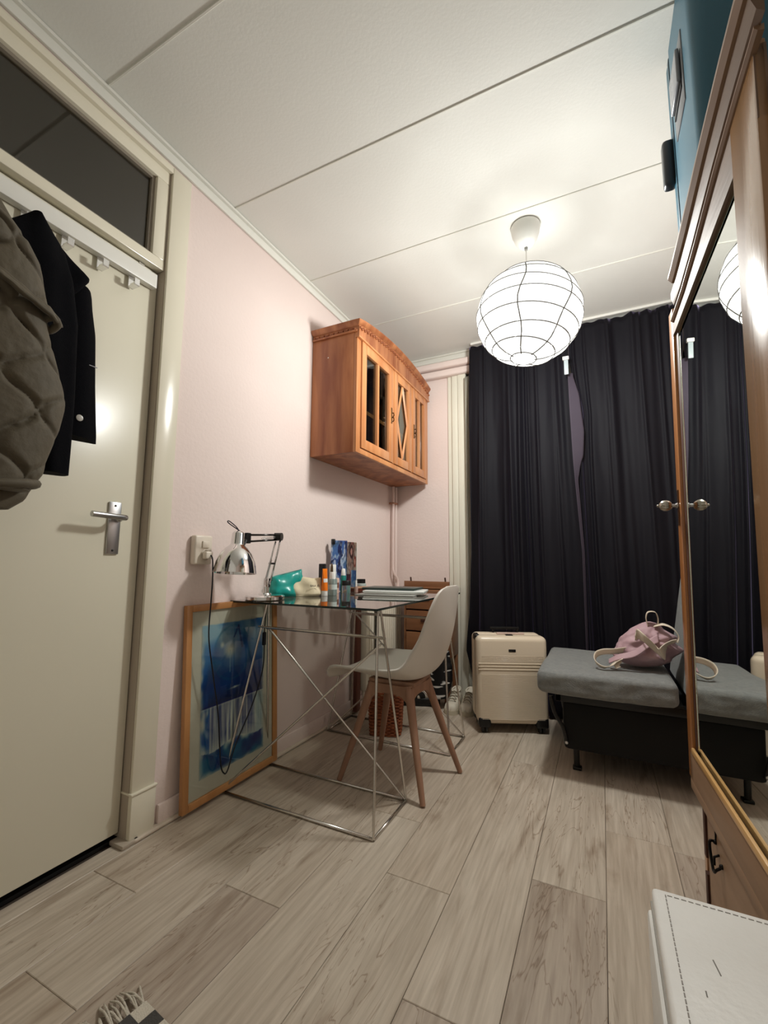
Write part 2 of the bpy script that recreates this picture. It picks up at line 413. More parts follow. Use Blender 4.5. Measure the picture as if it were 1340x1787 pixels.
# paper: twelve levels, slightly facetted between the wires; open at the top
def paper_mat():
    m = bpy.data.materials.new('thin_rice_paper'); m.use_nodes = True; N = m.node_tree.nodes; L = m.node_tree.links; N.clear()
    o = N.new('ShaderNodeOutputMaterial'); t = N.new('ShaderNodeBsdfTransparent'); g = N.new('ShaderNodeBsdfTranslucent'); mx = N.new('ShaderNodeMixShader')
    mx.inputs[0].default_value = .040; g.inputs[0].default_value = (.98, .98, .96, 1); t.inputs[0].default_value = (1, 1, 1, 1)
    L.new(t.outputs[0], mx.inputs[1]); L.new(g.outputs[0], mx.inputs[2]); L.new(mx.outputs[0], o.inputs[0])
    return m
ld = bpy.data.lights.new('bulb_light', 'POINT'); ld.energy = LAMP_W; ld.shadow_soft_size = .08; ld.color = (.985, 1.0, .965)
ld.use_nodes = True; nt_ = ld.node_tree; em_ = nt_.nodes['Emission']
tc_ = nt_.nodes.new('ShaderNodeTexCoord'); sx_ = nt_.nodes.new('ShaderNodeSeparateXYZ'); mr_ = nt_.nodes.new('ShaderNodeMapRange')
nt_.links.new(tc_.outputs['Normal'], sx_.inputs[0]); nt_.links.new(sx_.outputs[2], mr_.inputs[0]); nt_.links.new(mr_.outputs[0], em_.inputs['Strength'])
mr_.inputs[1].default_value = .0; mr_.inputs[2].default_value = .85; mr_.inputs[3].default_value = 1.0; mr_.inputs[4].default_value = .13   # the bulb's base shades the upward directions
lo_ = bpy.data.objects.new('bulb_light', ld); COL.objects.link(lo_); lo_.parent = lp; lo_.location = (0, 0, LZ-.01-H)
# lantern wire rings sit on slanted latitude levels like the bent wires of the photograph
tilt = Matrix.Rotation(math.radians(7), 4, 'Y') @ Matrix.Rotation(math.radians(-5), 4, 'X')
prof = []
for k in range(33):
    a = math.radians(-90+(90+72)*k/32); prof.append((LR*math.cos(a), LR*math.sin(a)))
bm = bmesh.new(); lathe_bm(bm, prof, (0,0,0), 64); bm.transform(Matrix.Translation((LX, LY, LZ-.010)) @ tilt @ Matrix.Diagonal((1, 1, .92, 1)))
finish('paper_shade', bm, paper_mat(), lp, smooth=True)
wirem = mat('lantern_wire', '8c8c8a', .9, spec=.1)
lats = [-76, -54, -38, -20, -3, 14, 31, 47, 60, 72]
for i, la in enumerate(lats):
    a = math.radians(la); rr = (LR+.0016)*math.cos(a); z = (LR+.0016)*math.sin(a)
    tt = Matrix.Rotation(math.radians(2.5*math.sin(i*2.1)), 4, (math.cos(i), math.sin(i), 0))
    pts = [tt @ Vector((rr*math.cos(t*math.pi/24), rr*math.sin(t*math.pi/24), z)) for t in range(48)]
    bm = bmesh.new(); tube_bm(bm, pts, .0026, 5, True)
    bm.transform(Matrix.Translation((LX, LY, LZ-.010)) @ tilt @ Matrix.Diagonal((1, 1, .92, 1)))
    finish('wire_ring', bm, wirem, lp, smooth=True)
for k in range(7):
    th = math.radians(k*51.4+14); pts = []
    for j in range(17):
        a = math.radians(-78+150*j/16); th2 = th+.05*math.sin(j*.9+k)
        pts.append(((LR+.0016)*math.cos(a)*math.cos(th2), (LR+.0016)*math.cos(a)*math.sin(th2), (LR+.0016)*math.sin(a)))
    bm = bmesh.new(); tube_bm(bm, pts, .0030, 5)
    bm.transform(Matrix.Translation((LX, LY, LZ-.010)) @ tilt @ Matrix.Diagonal((1, 1, .92, 1)))
    finish('wire_rib', bm, wirem, lp, smooth=True)

# ================================================================== COAT RACK over the door
rk = thing('coat_rack', 'white over-door coat rail with square chrome hooks', 'coat rack', (DX, .5, 1.95))
box('rail', (DX+.002, .02, 1.950), (DX+.030, 1.003, 2.004), mat('white_rail_paint', 'e6e4dc', .3), rk, bev=.002)
for y in (.957, .20):
    bm = bmesh.new(); bx(bm, (DX-.0, y-.011, 1.99), (DX+.0022, y+.011, 2.0335), .0004, 1); bx(bm, (DX-.03, y-.011, 2.0312), (DX+.0022, y+.011, 2.0335), .0004, 1)
    finish('door_strap', bm, chrome_m, rk)
HY = [.148, .258, .368, .476, .588, .697, .806, .916]
for y in HY:
    bm = bmesh.new()
    bx(bm, (DX+.008, y-.010, 1.905), (DX+.011, y+.010, 1.953), .001, 1)
    bx(bm, (DX+.011, y-.010, 1.905), (DX+.046, y+.010, 1.909), .001, 1)
    bx(bm, (DX+.043, y-.010, 1.907), (DX+.047, y+.010, 1.932), .001, 1)
    bx(bm, (DX+.020, y-.009, 1.909), (DX+.046, y+.009, 1.915), .001, 1)
    finish('hook', bm, chrome_m, rk)

# ================================================================== COATS
def loft_yz(name, zs, Lt, Rt, xc, th, m, parent, nseg=28, folds=None, shift=None):
    """closed hanging form: section per level z between y=L(z) and y=R(z)"""
    zs = list(zs); V = []; Fc = []
    for z in zs:
        l, r = lerp(Lt, z), lerp(Rt, z); c = (l+r)/2; w = max((r-l)/2, .004); t = lerp(th, z) if isinstance(th, list) else th
        x0 = lerp(xc, z) if isinstance(xc, list) else xc
        sh = shift if shift else (lambda s: 0)
        for k in range(nseg):
            a = 2*math.pi*k/nseg; ca, sa = math.cos(a), math.sin(a)
            yy = c+w*math.copysign(abs(ca)**.85, ca); xx = x0+t*math.copysign(abs(sa)**.75, sa)
            d = folds(yy, z, sa) if folds else 0
            xx += d*sa
            V.append((xx, yy, z+sh((yy-l)/(r-l+1e-6))))
    n = len(zs)
    for j in range(n-1):
        for k in range(nseg):
            a = j*nseg+k; b = j*nseg+(k+1) % nseg; Fc.append((a, b, b+nseg, a+nseg))
    Fc.append(tuple(range(nseg))[::-1]); Fc.append(tuple((n-1)*nseg+k for k in range(nseg)))
    me = bpy.data.meshes.new(name); me.from_pydata(V, [], Fc); me.update()
    bm = bmesh.new(); bm.from_mesh(me); bmesh.ops.recalc_face_normals(bm, faces=bm.faces[:]); bm.to_mesh(me); bm.free()
    return link(name, me, m, parent, autos=70)
def fr(a, b, n): return [a+(b-a)*i/n for i in range(n+1)]
navy_m = mat('navy_wool', '030307', .95, spec=.15, bump=.25, bscale=(300,300,300))
nv = thing('navy_coat', 'dark navy wool coat with pointed lapel on the door rail', 'coat', (.06, .588, 1.92))
def pj(tab, xm, xn):
    k = (1.451-xn)/(1.451-xm); return [(.93+(z-.93)*k, y*k) for z, y in tab]
f1 = lambda y, z, s: .010*math.sin(y*55+z*3)+.006*ns(y*9, z*3, 1)
def zr(a, b, n, xm, xn):
    k = (1.451-xn)/(1.451-xm); return fr(.93+(a-.93)*k, .93+(b-.93)*k, n)
loft_yz('coat_body', zr(1.255, 1.70, 26, .12, .022), pj([(1.25,.45),(1.7,.50)], .12, .022), pj([(1.25,.760),(1.278,.759),(1.42,.744),(1.575,.732),(1.65,.716),(1.699,.709),(1.705,.695)], .12, .022), .022, .026, navy_m, nv, folds=f1, shift=lambda s: .02*(1-s)+.02)
loft_yz('lapel', zr(1.64, 1.80, 18, .12, .050), pj([(1.64,.53),(1.80,.53)], .12, .05), pj([(1.64,.655),(1.695,.665),(1.702,.672),(1.753,.702),(1.757,.698),(1.80,.630)], .12, .05), .050, [(1.64,.016),(1.80,.022)], navy_m, nv, folds=f1)
loft_yz('sleeve', zr(1.165, 1.862, 40, .12, .090), pj([(1.16,.618),(1.4,.56),(1.7,.48),(1.80,.495),(1.83,.520),(1.862,.545)], .12, .09),
              pj([(1.165,.689),(1.25,.688),(1.40,.685),(1.60,.678),(1.72,.655),(1.80,.627),(1.835,.595),(1.862,.565)], .12, .09), .090, [(1.16,.032),(1.5,.038),(1.75,.040),(1.862,.016)], navy_m, nv,
              folds=lambda y, z, s: .005*math.sin(y*70+z*6)+.010*ns(y*7, z*4, 3))
bt = lathe('button', [(0,0),(.010,0),(.010,.003),(.006,.004),(0,.003)], (.050, .745, 1.36), mat('horn_button', 'a9a49a', .3), nv, seg=14, axis=(1,0,0))
box('buttonhole', (.046, .762, 1.535), (.0485, .786, 1.537), mat('grey_thread', 'b0aeb4', .8), nv)
tube('hanging_loop', [(.03, .592, 1.86), (.012, .590, 1.90), (DX+.03, .588, 1.921), (.012, .586, 1.90), (.03, .584, 1.86)], .003, navy_m, nv, smooth=4)

def quilt(y, z):
    # onion quilting: wavy seams touching alternately
    P = .078; Q = .150
    best = 9
    for n in range(-1, 11):
        for sgn in (1, -1):
            yc = .1+n*P+sgn*P*.46*math.cos(math.pi*2*z/Q)
            if (n % 2 == 0) == (sgn > 0): best = min(best, abs(y-yc))
    return min(1, best/.020)
def ofold(y, z, s):
    q = quilt(y+.015*ns(y*6, z*6, 5), z+.02*ns(y*4, z*4, 9))
    w = .006*ns(y*30, z*22, 2)*(1-q)
    return .015*(q**.6)-.011+w+.008*ns(y*5, z*5, 4)+.004*ns(y*24, z*20, 8)*(1.2-q)+.0012*ns(y*70, z*50, 8)
olive_m = mat('olive_nylon', '4f4738', .72, col2='5a5140', scale=(6,6,6), bump=.2, bscale=(60,60,60), sheen=.1)
ol = thing('quilted_jacket', 'olive brown quilted jacket hanging at the left edge of the door', 'jacket', (.05, .476, 1.92))
loft_yz('sleeve', zr(1.095, 1.745, 150, .2, .235), pj([(1.095,.425),(1.14,.41),(1.3,.385),(1.55,.36),(1.745,.36)], .2, .235),
        pj([(1.095,.560),(1.14,.585),(1.185,.592),(1.26,.612),(1.314,.620),(1.34,.620),(1.372,.610),(1.505,.562),(1.558,.560),(1.60,.552),(1.66,.534),(1.70,.505),(1.735,.472),(1.745,.44)], .2, .235),
        .235, [(1.095,.05),(1.2,.058),(1.5,.062),(1.68,.055),(1.745,.025)], olive_m, ol, nseg=150, folds=ofold)
# body of the jacket behind the sleeve
loft_yz('jacket_body', fr(1.035, 1.80, 100), [(1.035,.12),(1.8,.25)],
        [(1.035,.535),(1.06,.565),(1.10,.582),(1.16,.582),(1.25,.50),(1.4,.47),(1.6,.50),(1.74,.485),(1.80,.44)],
        .182, [(1.035,.035),(1.6,.050),(1.80,.025)], olive_m, ol, nseg=120, folds=ofold, shift=lambda s: -.02+.035*s)
# cuff: ribbed band with dark opening
bm = bmesh.new(); 
pts = [(.240+.052*math.cos(t), .480+.078*math.sin(t), 1.098+.012*math.sin(t)) for t in [2*math.pi*k/40 for k in range(40)]]
tube_bm(bm, pts, .011, 8, True)
finish('cuff', bm, olive_m, ol, smooth=True)
bm = bmesh.new(); pts = [(.240+.046*math.cos(t), .480+.072*math.sin(t), 1.090+.012*math.sin(t)) for t in [2*math.pi*k/40 for k in range(40)]]
v = [bm.verts.new(p) for p in pts]; c = bm.verts.new((.19, .49, 1.15))
for k in range(40): bm.faces.new((v[k], v[(k+1) % 40], c))
finish('cuff_lining', bm, mat('rust_lining', '2a1510', .7), ol, smooth=True)
# knotted waist tie across the sleeve
grid('waist_tie', 40, 6, lambda u, v: (.292+.022*math.sin(u*math.pi)+.008*math.cos(v*math.pi)-.05*max(0,u-.8)*5*.5, .36+.205*u, 1.59-.075*math.sin(u*math.pi*.55)+(v-.5)*.026+.004*ns(u*9,v*3,0)), olive_m, ol, thick=.010)
bm = bmesh.new(); tube_bm(bm, spline([(.262,.520,1.500),(.290,.538,1.512),(.280,.555,1.505),(.260,.547,1.490),(.266,.530,1.498)], 6), .009, 8)
finish('tie_knot', bm, olive_m, ol, smooth=True)
tube('hanging_loop', [(.10, .48, 1.79), (.04, .478, 1.86), (DX+.034, .476, 1.921), (.04, .474, 1.86), (.10, .472, 1.79)], .004, olive_m, ol, smooth=4)

# ================================================================== WALL CABINET
cb = thing('wall_cabinet', 'orange pine wall cabinet with three glazed doors and carved cornice', 'cabinet', (0, 2.52, 1.51))
CX, CY0, CY1, CZ0, CZ1 = .30, 1.985, 3.075, 1.520, 2.215
T = .022
box('side_panel', (.002, CY0, CZ0), (CX-.02, CY0+T, CZ1), pine_side_m, cb, bev=.002)
box('side_panel', (.002, CY1-T, CZ0), (CX-.02, CY1, CZ1), pine_side_m, cb, bev=.002)
box('bottom_panel', (.002, CY0+T, CZ0), (CX-.02, CY1-T, CZ0+T), pine_side_m, cb)
box('top_panel', (.002, CY0+T, CZ1-T), (CX-.02, CY1-T, CZ1), pine_side_m, cb)
box('back_panel', (.002, CY0+T, CZ0+T), (.010, CY1-T, CZ1-T), mat('cabinet_inside', '5c3520', .6, col2='6b4028', scale=(9,9,2)), cb)
box('shelf', (.010, CY0+T, 1.775), (CX-.021, CY1-T, 1.797), pine_front_m, cb)
# face frame
bm = bmesh.new()
bx(bm, (CX-.02, CY0, CZ0), (CX, CY0+.045, CZ1), .002); bx(bm, (CX-.02, CY1-.045, CZ0), (CX, CY1, CZ1), .002)
bx(bm, (CX-.02, CY0+.045, CZ0), (CX, CY1-.045, CZ0+.030), .002); bx(bm, (CX-.02, CY0+.045, 2.165), (CX, CY1-.045, CZ1), .002)
for y in (2.435, 2.735): bx(bm, (CX-.02, y, CZ0+.03), (CX+.004, y+.022, 2.165), .002)
finish('face_frame', bm, pine_front_m, cb, autos=40)
cglass = thin_glass(bpy.data.materials.new('cabinet_glass'), 'aab0ae', .07) if False else None
cg = bpy.data.materials.new('cabinet_glass'); cg.use_nodes = True; thin_glass(cg, 'c9cbc6', .11)
def cab_door(y0, y1, kind):
    z0, z1 = CZ0+.032, 2.163; x0, x1 = CX-.016, CX+.008; s = .052
    d = None
    bm = bmesh.new()
    bx(bm, (x0, y0, z0), (x1, y0+s, z1), .002); bx(bm, (x0, y1-s, z0), (x1, y1, z1), .002)
    bx(bm, (x0, y0+s, z0), (x1, y1-s, z0+.055), .002); bx(bm, (x0, y0+s, z1-.055), (x1, y1-s, z1), .002)
    d = finish('door', bm, pine_front_m, cb, autos=40)
    bm = bmesh.new(); zc = (z0+z1)/2; yc = (y0+y1)/2
    if kind == 'bar': bx(bm, (x0+.006, yc-.011, z0+.055), (x1-.002, yc+.011, z1-.055))
    else:
        P = [(yc, z0+.06), (y0+s+.002, zc), (yc, z1-.06), (y1-s-.002, zc)]
        for a, b in zip(P, P[1:]+P[:1]):
            tube_bm(bm, [(x1-.010, a[0], a[1]), (x1-.010, b[0], b[1])], .009, 4)
    finish('glazing_bar', bm, pine_front_m, d)
    box('pane', (x0+.006, y0+s-.004, z0+.05), (x0+.009, y1-s+.004, z1-.05), cg, d)
    return d
d1 = cab_door(CY0+.047, 2.433, 'bar'); d2 = cab_door(2.459, 2.733, 'diamond'); d3 = cab_door(2.759, CY1-.047, 'bar')
brass = mat('aged_brass', '5b3d1f', .4, metal=.9)
for d, y in ((d1, 2.410), (d3, 2.782)):
    bm = bmesh.new(); bx(bm, (CX+.008, y-.009, 1.80), (CX+.011, y+.009, 1.90), .002, 1)
    for z in (1.865, 1.835): tube_bm(bm, [(CX+.01, y, z), (CX+.022, y+.003, z), (CX+.028, y-.004, z-.018), (CX+.020, y-.006, z-.03)], .0035, 6)
    finish('lock_plate', bm, brass, d)
# carved cornice: side run and arched front
def arch(y):
    t = (y-CY0)/(CY1-CY0); return CZ1+.045+.060*(math.sin(math.pi*max(0, min(1, t)))**.8)
n = 40; top = []
ys = [CY0-.018+(CY1-CY0+.032)*i/n for i in range(n+1)]
poly = [(y, CZ1-.045) for y in (CY0-.004, CY1+.004)]+[(y, arch(y)) for y in ys[::-1]]
prism('arched_front', [(CY0, CZ1-.05), (CY1, CZ1-.05)]+[(y, arch(y)-.012) for y in [CY0+(CY1-CY0)*i/n for i in range(n, -1, -1)]], lambda p, q, d: (d, p, q), CX-.018, CX+.012, pine_side_m, cb)
bm = bmesh.new()
def rail3(bm, pts, w, h):
    rings = []
    for (x, y, z, nx, ny) in pts:
        rings.append([bm.verts.new((x, y, z-h)), bm.verts.new((x+nx*w*.5, y+ny*w*.5, z-h*.8)), bm.verts.new((x+nx*w, y+ny*w, z-h*.3)), bm.verts.new((x+nx*w, y+ny*w, z)), bm.verts.new((x-nx*.01, y-ny*.01, z))])
    for A, B in zip(rings, rings[1:]):
        for k in range(5): bm.faces.new((A[k], A[(k+1) % 5], B[(k+1) % 5], B[k]))
    bm.faces.new(rings[0]); bm.faces.new(rings[-1][::-1])
pts = [(.004, CY0, arch(CY0), 0, -1), (CX-.02, CY0, arch(CY0), 0, -1), (CX+.004, CY0-.0, arch(CY0), .9, -.9)]
pts += [(CX+.008, y, arch(y), 1, 0) for y in [CY0+.02+(CY1-CY0-.03)*i/n for i in range(n+1)]]
rail3(bm, pts, .022, .030); finish('cornice', bm, pine_side_m, cb, autos=40)
bm = bmesh.new()
for i in range(64):
    y = CY0+.01+(CY1-CY0-.02)*i/63; z = arch(y)-.045
    bmesh.ops.create_icosphere(bm, subdivisions=1, radius=.0085, matrix=Matrix.Translation((CX+.014, y, z+.004*(-1)**i)))
for i in range(18):
    x = .015+(CX-.03)*i/17
    bmesh.ops.create_icosphere(bm, subdivisions=1, radius=.008, matrix=Matrix.Translation((x, CY0-.002, arch(CY0)-.045+.003*(-1)**i)))
o = finish('carved_band', bm, carve_m, cb, smooth=True)
box('lower_moulding', (CX-.01, CY0-.006, CZ1-.052), (CX+.016, CY1+.006, CZ1-.040), pine_front_m, cb, bev=.004)
box('top_moulding_side', (.004, CY0-.008, CZ1-.016), (CX, CY0, CZ1-.004), pine_side_m, cb, bev=.003)
box('side_rise', (.004, CY0, CZ1-.002), (CX-.018, CY0+.02, arch(CY0)-.006), pine_side_m, cb)
lathe('sticker', [(0,0),(.004,0),(.003,.001),(0,.001)], (.11, CY0, 2.085), white_m, cb, seg=8, axis=(0,-1,0))

# ================================================================== PIPES in the corner
pp = thing('heating_pipes', 'pair of pink painted heating pipes rising in the corner behind the desk', 'pipe', (.03, 3.05, .8))
tube('pipe', [(.030, 3.085, .78), (.030, 3.085, 1.515)], .011, wall_m, pp)
tube('pipe', [(.060, 3.060, .74), (.058, 3.066, .80), (.040, 3.03, .86), (.034, 3.03, .95), (.034, 3.03, 1.515)], .010, mat('pink_white_pipe', 'e2cdc6', .4), pp, smooth=4)
box('pipe_clip', (.0, 3.02, 1.38), (.045, 3.098, 1.392), mat('clip_copper', 'b07f66', .4), pp, bev=.002)

# ================================================================== RADIATOR
rd = thing('radiator', 'white ribbed panel radiator behind the desk on the left wall', 'radiator', (.09, 2.75, .4))
radm = mat('radiator_enamel', 'e4dcca', .35)
bm = bmesh.new(); n = 16
bx(bm, (.072, 2.52, .13), (.082, 3.06, .72))
for i in range(n):
    y = 2.52+.54*(i+.5)/n; bx(bm, (.080, y-.010, .145), (.094, y+.010, .705), .006, 2)
finish('ribbed_panel', bm, radm, rd, autos=40)
box('back_panel', (.028, 2.53, .13), (.036, 3.05, .72), radm, rd)
box('top_grille', (.026, 2.515, .708), (.098, 3.065, .742), radm, rd, bev=.003)
box('side_cap', (.026, 2.512, .13), (.094, 2.522, .74), radm, rd, bev=.003)
tube('valve_pipe', [(.055, 2.55, .13), (.055, 2.55, .0)], .008, radm, rd)
tube('valve_pipe', [(.055, 3.0, .13), (.055, 3.0, .0)], .008, radm, rd)

tag(box('wooden_post', (.035, 2.450, .016), (.062, 2.498, .700), mat('reddish_post_wood', '5a3226', .5, col2='6a3e30', scale=(9,9,2)), bev=.003), 'tall narrow reddish brown board standing left of the radiator', 'board')
tag(box('black_strip', (.104, 2.610, .275), (.108, 2.650, .7075), mat('plain_black', '15120f', .8), bev=.001), 'narrow black strip in front of the white radiator', 'strap')  # plain dark strip standing before the ribs
# ================================================================== BROWN DRESSER behind the chair
ds = thing('drawer_stand', 'narrow brown wooden drawer stand in the corner behind the chair', 'dresser', (.36, 2.97, 0))
box('side_panel', (.195, 2.87, .30), (.211, 3.08, .76), dresser_m, ds, bev=.002)
box('side_panel', (.505, 2.87, .30), (.521, 3.08, .76), dresser_m, ds, bev=.002)
box('bottom_panel', (.211, 2.87, .30), (.505, 3.08, .314), dresser_m, ds)
box('top_panel', (.190, 2.865, .755), (.526, 3.08, .768), dresser_m, ds, bev=.002)
box('back_rail', (.193, 2.875, .768), (.523, 2.890, .805), dresser_m, ds, bev=.002)
for x in (.243, .495): tube('peg', [(x, 2.884, .80), (x-.003, 2.884, .832)], .006, dark_wood_m, ds, seg=8)
for i, z in enumerate((.325, .470, .615)):
    d = box('drawer', (.214, 2.862, z), (.502, 3.06, z+.135), dresser_m, ds, bev=.003)
    box('cup_pull', (.325, 2.852, z+.062), (.392, 2.864, z+.080), dark_wood_m, d, bev=.003)
for x in (.200, .486):
    for y in (2.868, 3.045):
        box('leg', (x, y, .0), (x+.035, y+.030, .31), dresser_m, ds, bev=.003)
post = mat('dark_post', '5a3a2b', .5, col2='6a4634', scale=(9,9,2))

# ================================================================== DESK
dk = thing('glass_desk', 'smoked glass desk top on two thin wire trestles', 'desk', (.36, 1.95, 0))
gm = bpy.data.materials.new('desk_glass'); gm.use_nodes = True; thin_glass(gm, 'c6c7c3', .10, .0)
GT = .764
ge = mat('glass_edge_green', '1e2a28', .15)
box('glass_top', (.006, 1.435, GT-.008), (.715, 2.475, GT), gm, dk)
bm = bmesh.new()
bx(bm, (.006, 1.4335, GT-.008), (.7165, 1.435, GT)); bx(bm, (.715, 1.435, GT-.008), (.7165, 2.475, GT)); bx(bm, (.006, 2.475, GT-.008), (.7165, 2.4765, GT))
finish('glass_edge', bm, ge, dk)
def trestle(x0, x1, y0, y1, ax0, ax1, bz):
    yc = (y0+y1)/2; z = .0062; r = .0054; az = GT-.013
    t = None
    bm = bmesh.new()
    tube_bm(bm, [(x0, y0, z), (x1, y0, z)], r, 8); tube_bm(bm, [(x0, y1, z), (x1, y1, z)], r, 8)
    tube_bm(bm, [(x0, y0, z), (x0, y1, z)], r, 8); tube_bm(bm, [(x1, y0, z), (x1, y1, z)], r, 8)
    t = finish('trestle', bm, wire_m, dk, smooth=True)
    def leg(a, b):
        tube('wire_leg', [a, b], r*.95, wire_m, t, seg=8)
    leg((x1, y0, z), (ax1, yc-.006, az)); leg((x1, y1, z), (ax1+.004, yc+.006, az)); leg((x0, y0, z), (ax0, yc-.006, az)); leg((x0, y1, z), (ax0-.004, yc+.006, az))
    k = (bz-z)/(az-z)
    yb0 = y0+(yc-y0)*k; yb1 = y1+(yc-y1)*k
    xa = x0+(ax0-x0)*k; xb = x1+(ax1-x1)*k
    tube('cross_bar', [(xa-.015, yb0-.006, bz), (xb+.02, yb0-.006, bz)], r*.9, wire_m, t, seg=8)
    tube('cross_bar', [(xa-.015, yb1+.006, bz-.012), (xb+.01, yb1+.006, bz-.012)], r*.9, wire_m, t, seg=8)
    tube('brace', [(xa, yb1+.006, bz-.012), (x1-.004, y1-.004, z+.004)], r*.85, wire_m, t, seg=8)
    tube('brace', [(xb, yb1-.010, bz-.03), (x0+.004, y0+.004, z+.004)], r*.85, wire_m, t, seg=8)
    tube('top_bar', [(ax0-.01, yc, az), (ax1+.01, yc, az)], r*.9, wire_m, t, seg=8)
    for x in (ax0, ax1):
        box('glass_pad', (x-.012, yc-.012, az+.003), (x+.012, yc+.012, GT-.0083), chrome_m, t, bev=.001)
trestle(.022, .722, 1.412, 1.690, .115, .665, .648)
trestle(.043, .748, 2.160, 2.415, .140, .680, .640)

# ================================================================== DESK LAMP
dl = thing('desk_lamp', 'chrome spring-arm desk lamp with domed shade on the glass desk', 'lamp', (.108, 1.535, GT))
lathe('base', [(0,0),(.082,0),(.086,.003),(.086,.016),(.080,.021),(.030,.024),(.026,.030),(0,.030)], (.108, 1.535, GT+.0005), chrome_m, dl, seg=40)
bm = bmesh.new(); lathe_bm(bm, [(0,0),(.014,0),(.014,.03),(.010,.034),(0,.034)], (.118, 1.53, GT+.029), 16); bx(bm, (.108, 1.520, GT+.055), (.134, 1.540, GT+.095), .003)
finish('swivel', bm, chrome_m, dl, autos=40)
E1 = Vector((.189, 1.515, 1.040)); B0 = Vector((.123, 1.53, GT+.075)); S0 = Vector((.135, 1.385, 1.028))
off = Vector((.011, .005, 0))
bm = bmesh.new()
tube_bm(bm, [B0-off, E1-off-Vector((0,0,.02))], .0042, 8); tube_bm(bm, [B0+off, E1+off], .0042, 8)
finish('lower_arm', bm, chrome_m, dl, smooth=True)
bm = bmesh.new()
mid = B0.lerp(E1, .42)
bx(bm, mid-Vector((.015,.008,.004)), mid+Vector((.015,.008,.004)), .002, 1)
finish('arm_bracket', bm, blackm_m, dl)
def spring(a, b, r, turns, name):
    a = Vector(a); b = Vector(b); d = (b-a); T_ = d.normalized(); n1 = T_.orthogonal().normalized(); n2 = T_.cross(n1); N_ = turns*8
    tube(name, [a+d*(i/N_)+(n1*math.cos(i*math.pi/4)+n2*math.sin(i*math.pi/4))*r for i in range(N_+1)], .0010, chrome_m, dl, seg=4)
spring(B0+Vector((.0,-.012,.01)), B0.lerp(E1, .5)+Vector((0,-.012,0)), .005, 22, 'spring')
bm = bmesh.new(); up = Vector((0,0,.013))
tube_bm(bm, [E1+up*.6, S0+up], .0042, 8); tube_bm(bm, [E1-up, S0-up*1.1], .0042, 8)
finish('upper_arm', bm, mat('dark_chrome', '4d4a48', .2, metal=1), dl, smooth=True)
spring(E1-Vector((0,.01,.002)), E1.lerp(S0, .55)+Vector((0,0,-.006)), .0045, 16, 'spring')
bm = bmesh.new(); lathe_bm(bm, [(0,-.016),(.017,-.016),(.017,.016),(0,.016)], E1, 18, (.95,.3,0))
finish('elbow_joint', bm, blackm_m, dl, autos=40)
SH = Vector((.130, 1.327, 0))
bm = bmesh.new()
bx(bm, S0-Vector((.010,.012,.022)), S0+Vector((.010,.012,.022)), .003, 1); tube_bm(bm, [S0, Vector((SH.x+.01, SH.y+.03, 1.000))], .007, 8)
finish('shade_joint', bm, blackm_m, dl, autos=40)
# shade, hanging slightly tipped
sp = [(.0,.175),(.010,.172),(.020,.168),(.025,.160),(.027,.118),(.031,.112),(.046,.100),(.064,.077),(.077,.045),(.083,.012),(.085,.0),(.082,.0),(.074,.044),(.060,.075),(.040,.098),(.010,.105),(0,.105)]
lathe('shade', sp, Vector((SH.x, SH.y, .884)), chrome_m, dl, seg=48, axis=(-.03,.10,1), autos=50)
lathe('bulb', [(0,.03),(.018,.035),(.026,.05),(.022,.068),(.012,.085),(.012,.10),(0,.10)], Vector((SH.x, SH.y, .887)), white_m, dl, seg=16)
tube('lamp_cord', [(SH.x, SH.y+.015, 1.052), (SH.x-.002, SH.y+.0, 1.070), (SH.x+.0, SH.y-.04, 1.090), (SH.x, SH.y-.05, 1.088), (SH.x, SH.y-.035, 1.078), (S0.x, S0.y-.02, 1.045), (S0.x, S0.y, 1.044), (E1.x-.01, E1.y-.01, 1.050)], .0022, cord_m, dl, smooth=6, seg=8)
# socket on the wall
sk = thing('wall_socket', 'double cream wall socket beside the door post', 'socket', (0, 1.257, .975))
skm = mat('cream_socket_plastic', 'e3d8c8', .35)
box('cover_plate', (0, 1.214, .918), (.030, 1.300, 1.034), skm, sk, bev=.008, seg=3)
box('rocker', (.029, 1.246, .984), (.036, 1.280, 1.012), skm, sk, bev=.003)
lathe('outlet_recess', [(0,0),(.020,0),(.022,.004),(.020,.005),(.019,.001),(0,.001)], (.030, 1.262, .955), skm, sk, axis=(1,0,0), seg=24)
dc = thing('power_cord', 'long black lamp cord from the wall socket looping to the floor', 'cord', (.06, 1.27, .955))
box('plug', (.0345, 1.243, .940), (.060, 1.278, .970), skm, dc, bev=.006, seg=3)
tube('cord', [(.060, 1.266, .955), (.075, 1.262, .935), (.080, 1.262, .86), (.078, 1.262, .775), (.076, 1.262, .64), (.078, 1.292, .488), (.080, 1.325, .33), (.080, 1.348, .152), (.080, 1.368, .103), (.080, 1.388, .108), (.08, 1.424, .189), (.08, 1.512, .321), (.08, 1.569, .452), (.08, 1.575, .555), (.08, 1.572, .613), (.085, 1.572, .70), (.095, 1.571, .748)], .0028, cord_m, dc, smooth=8, seg=8)
box('inline_switch', (.074, 1.564, .560), (.087, 1.580, .618), cord_m, dc, bev=.004)

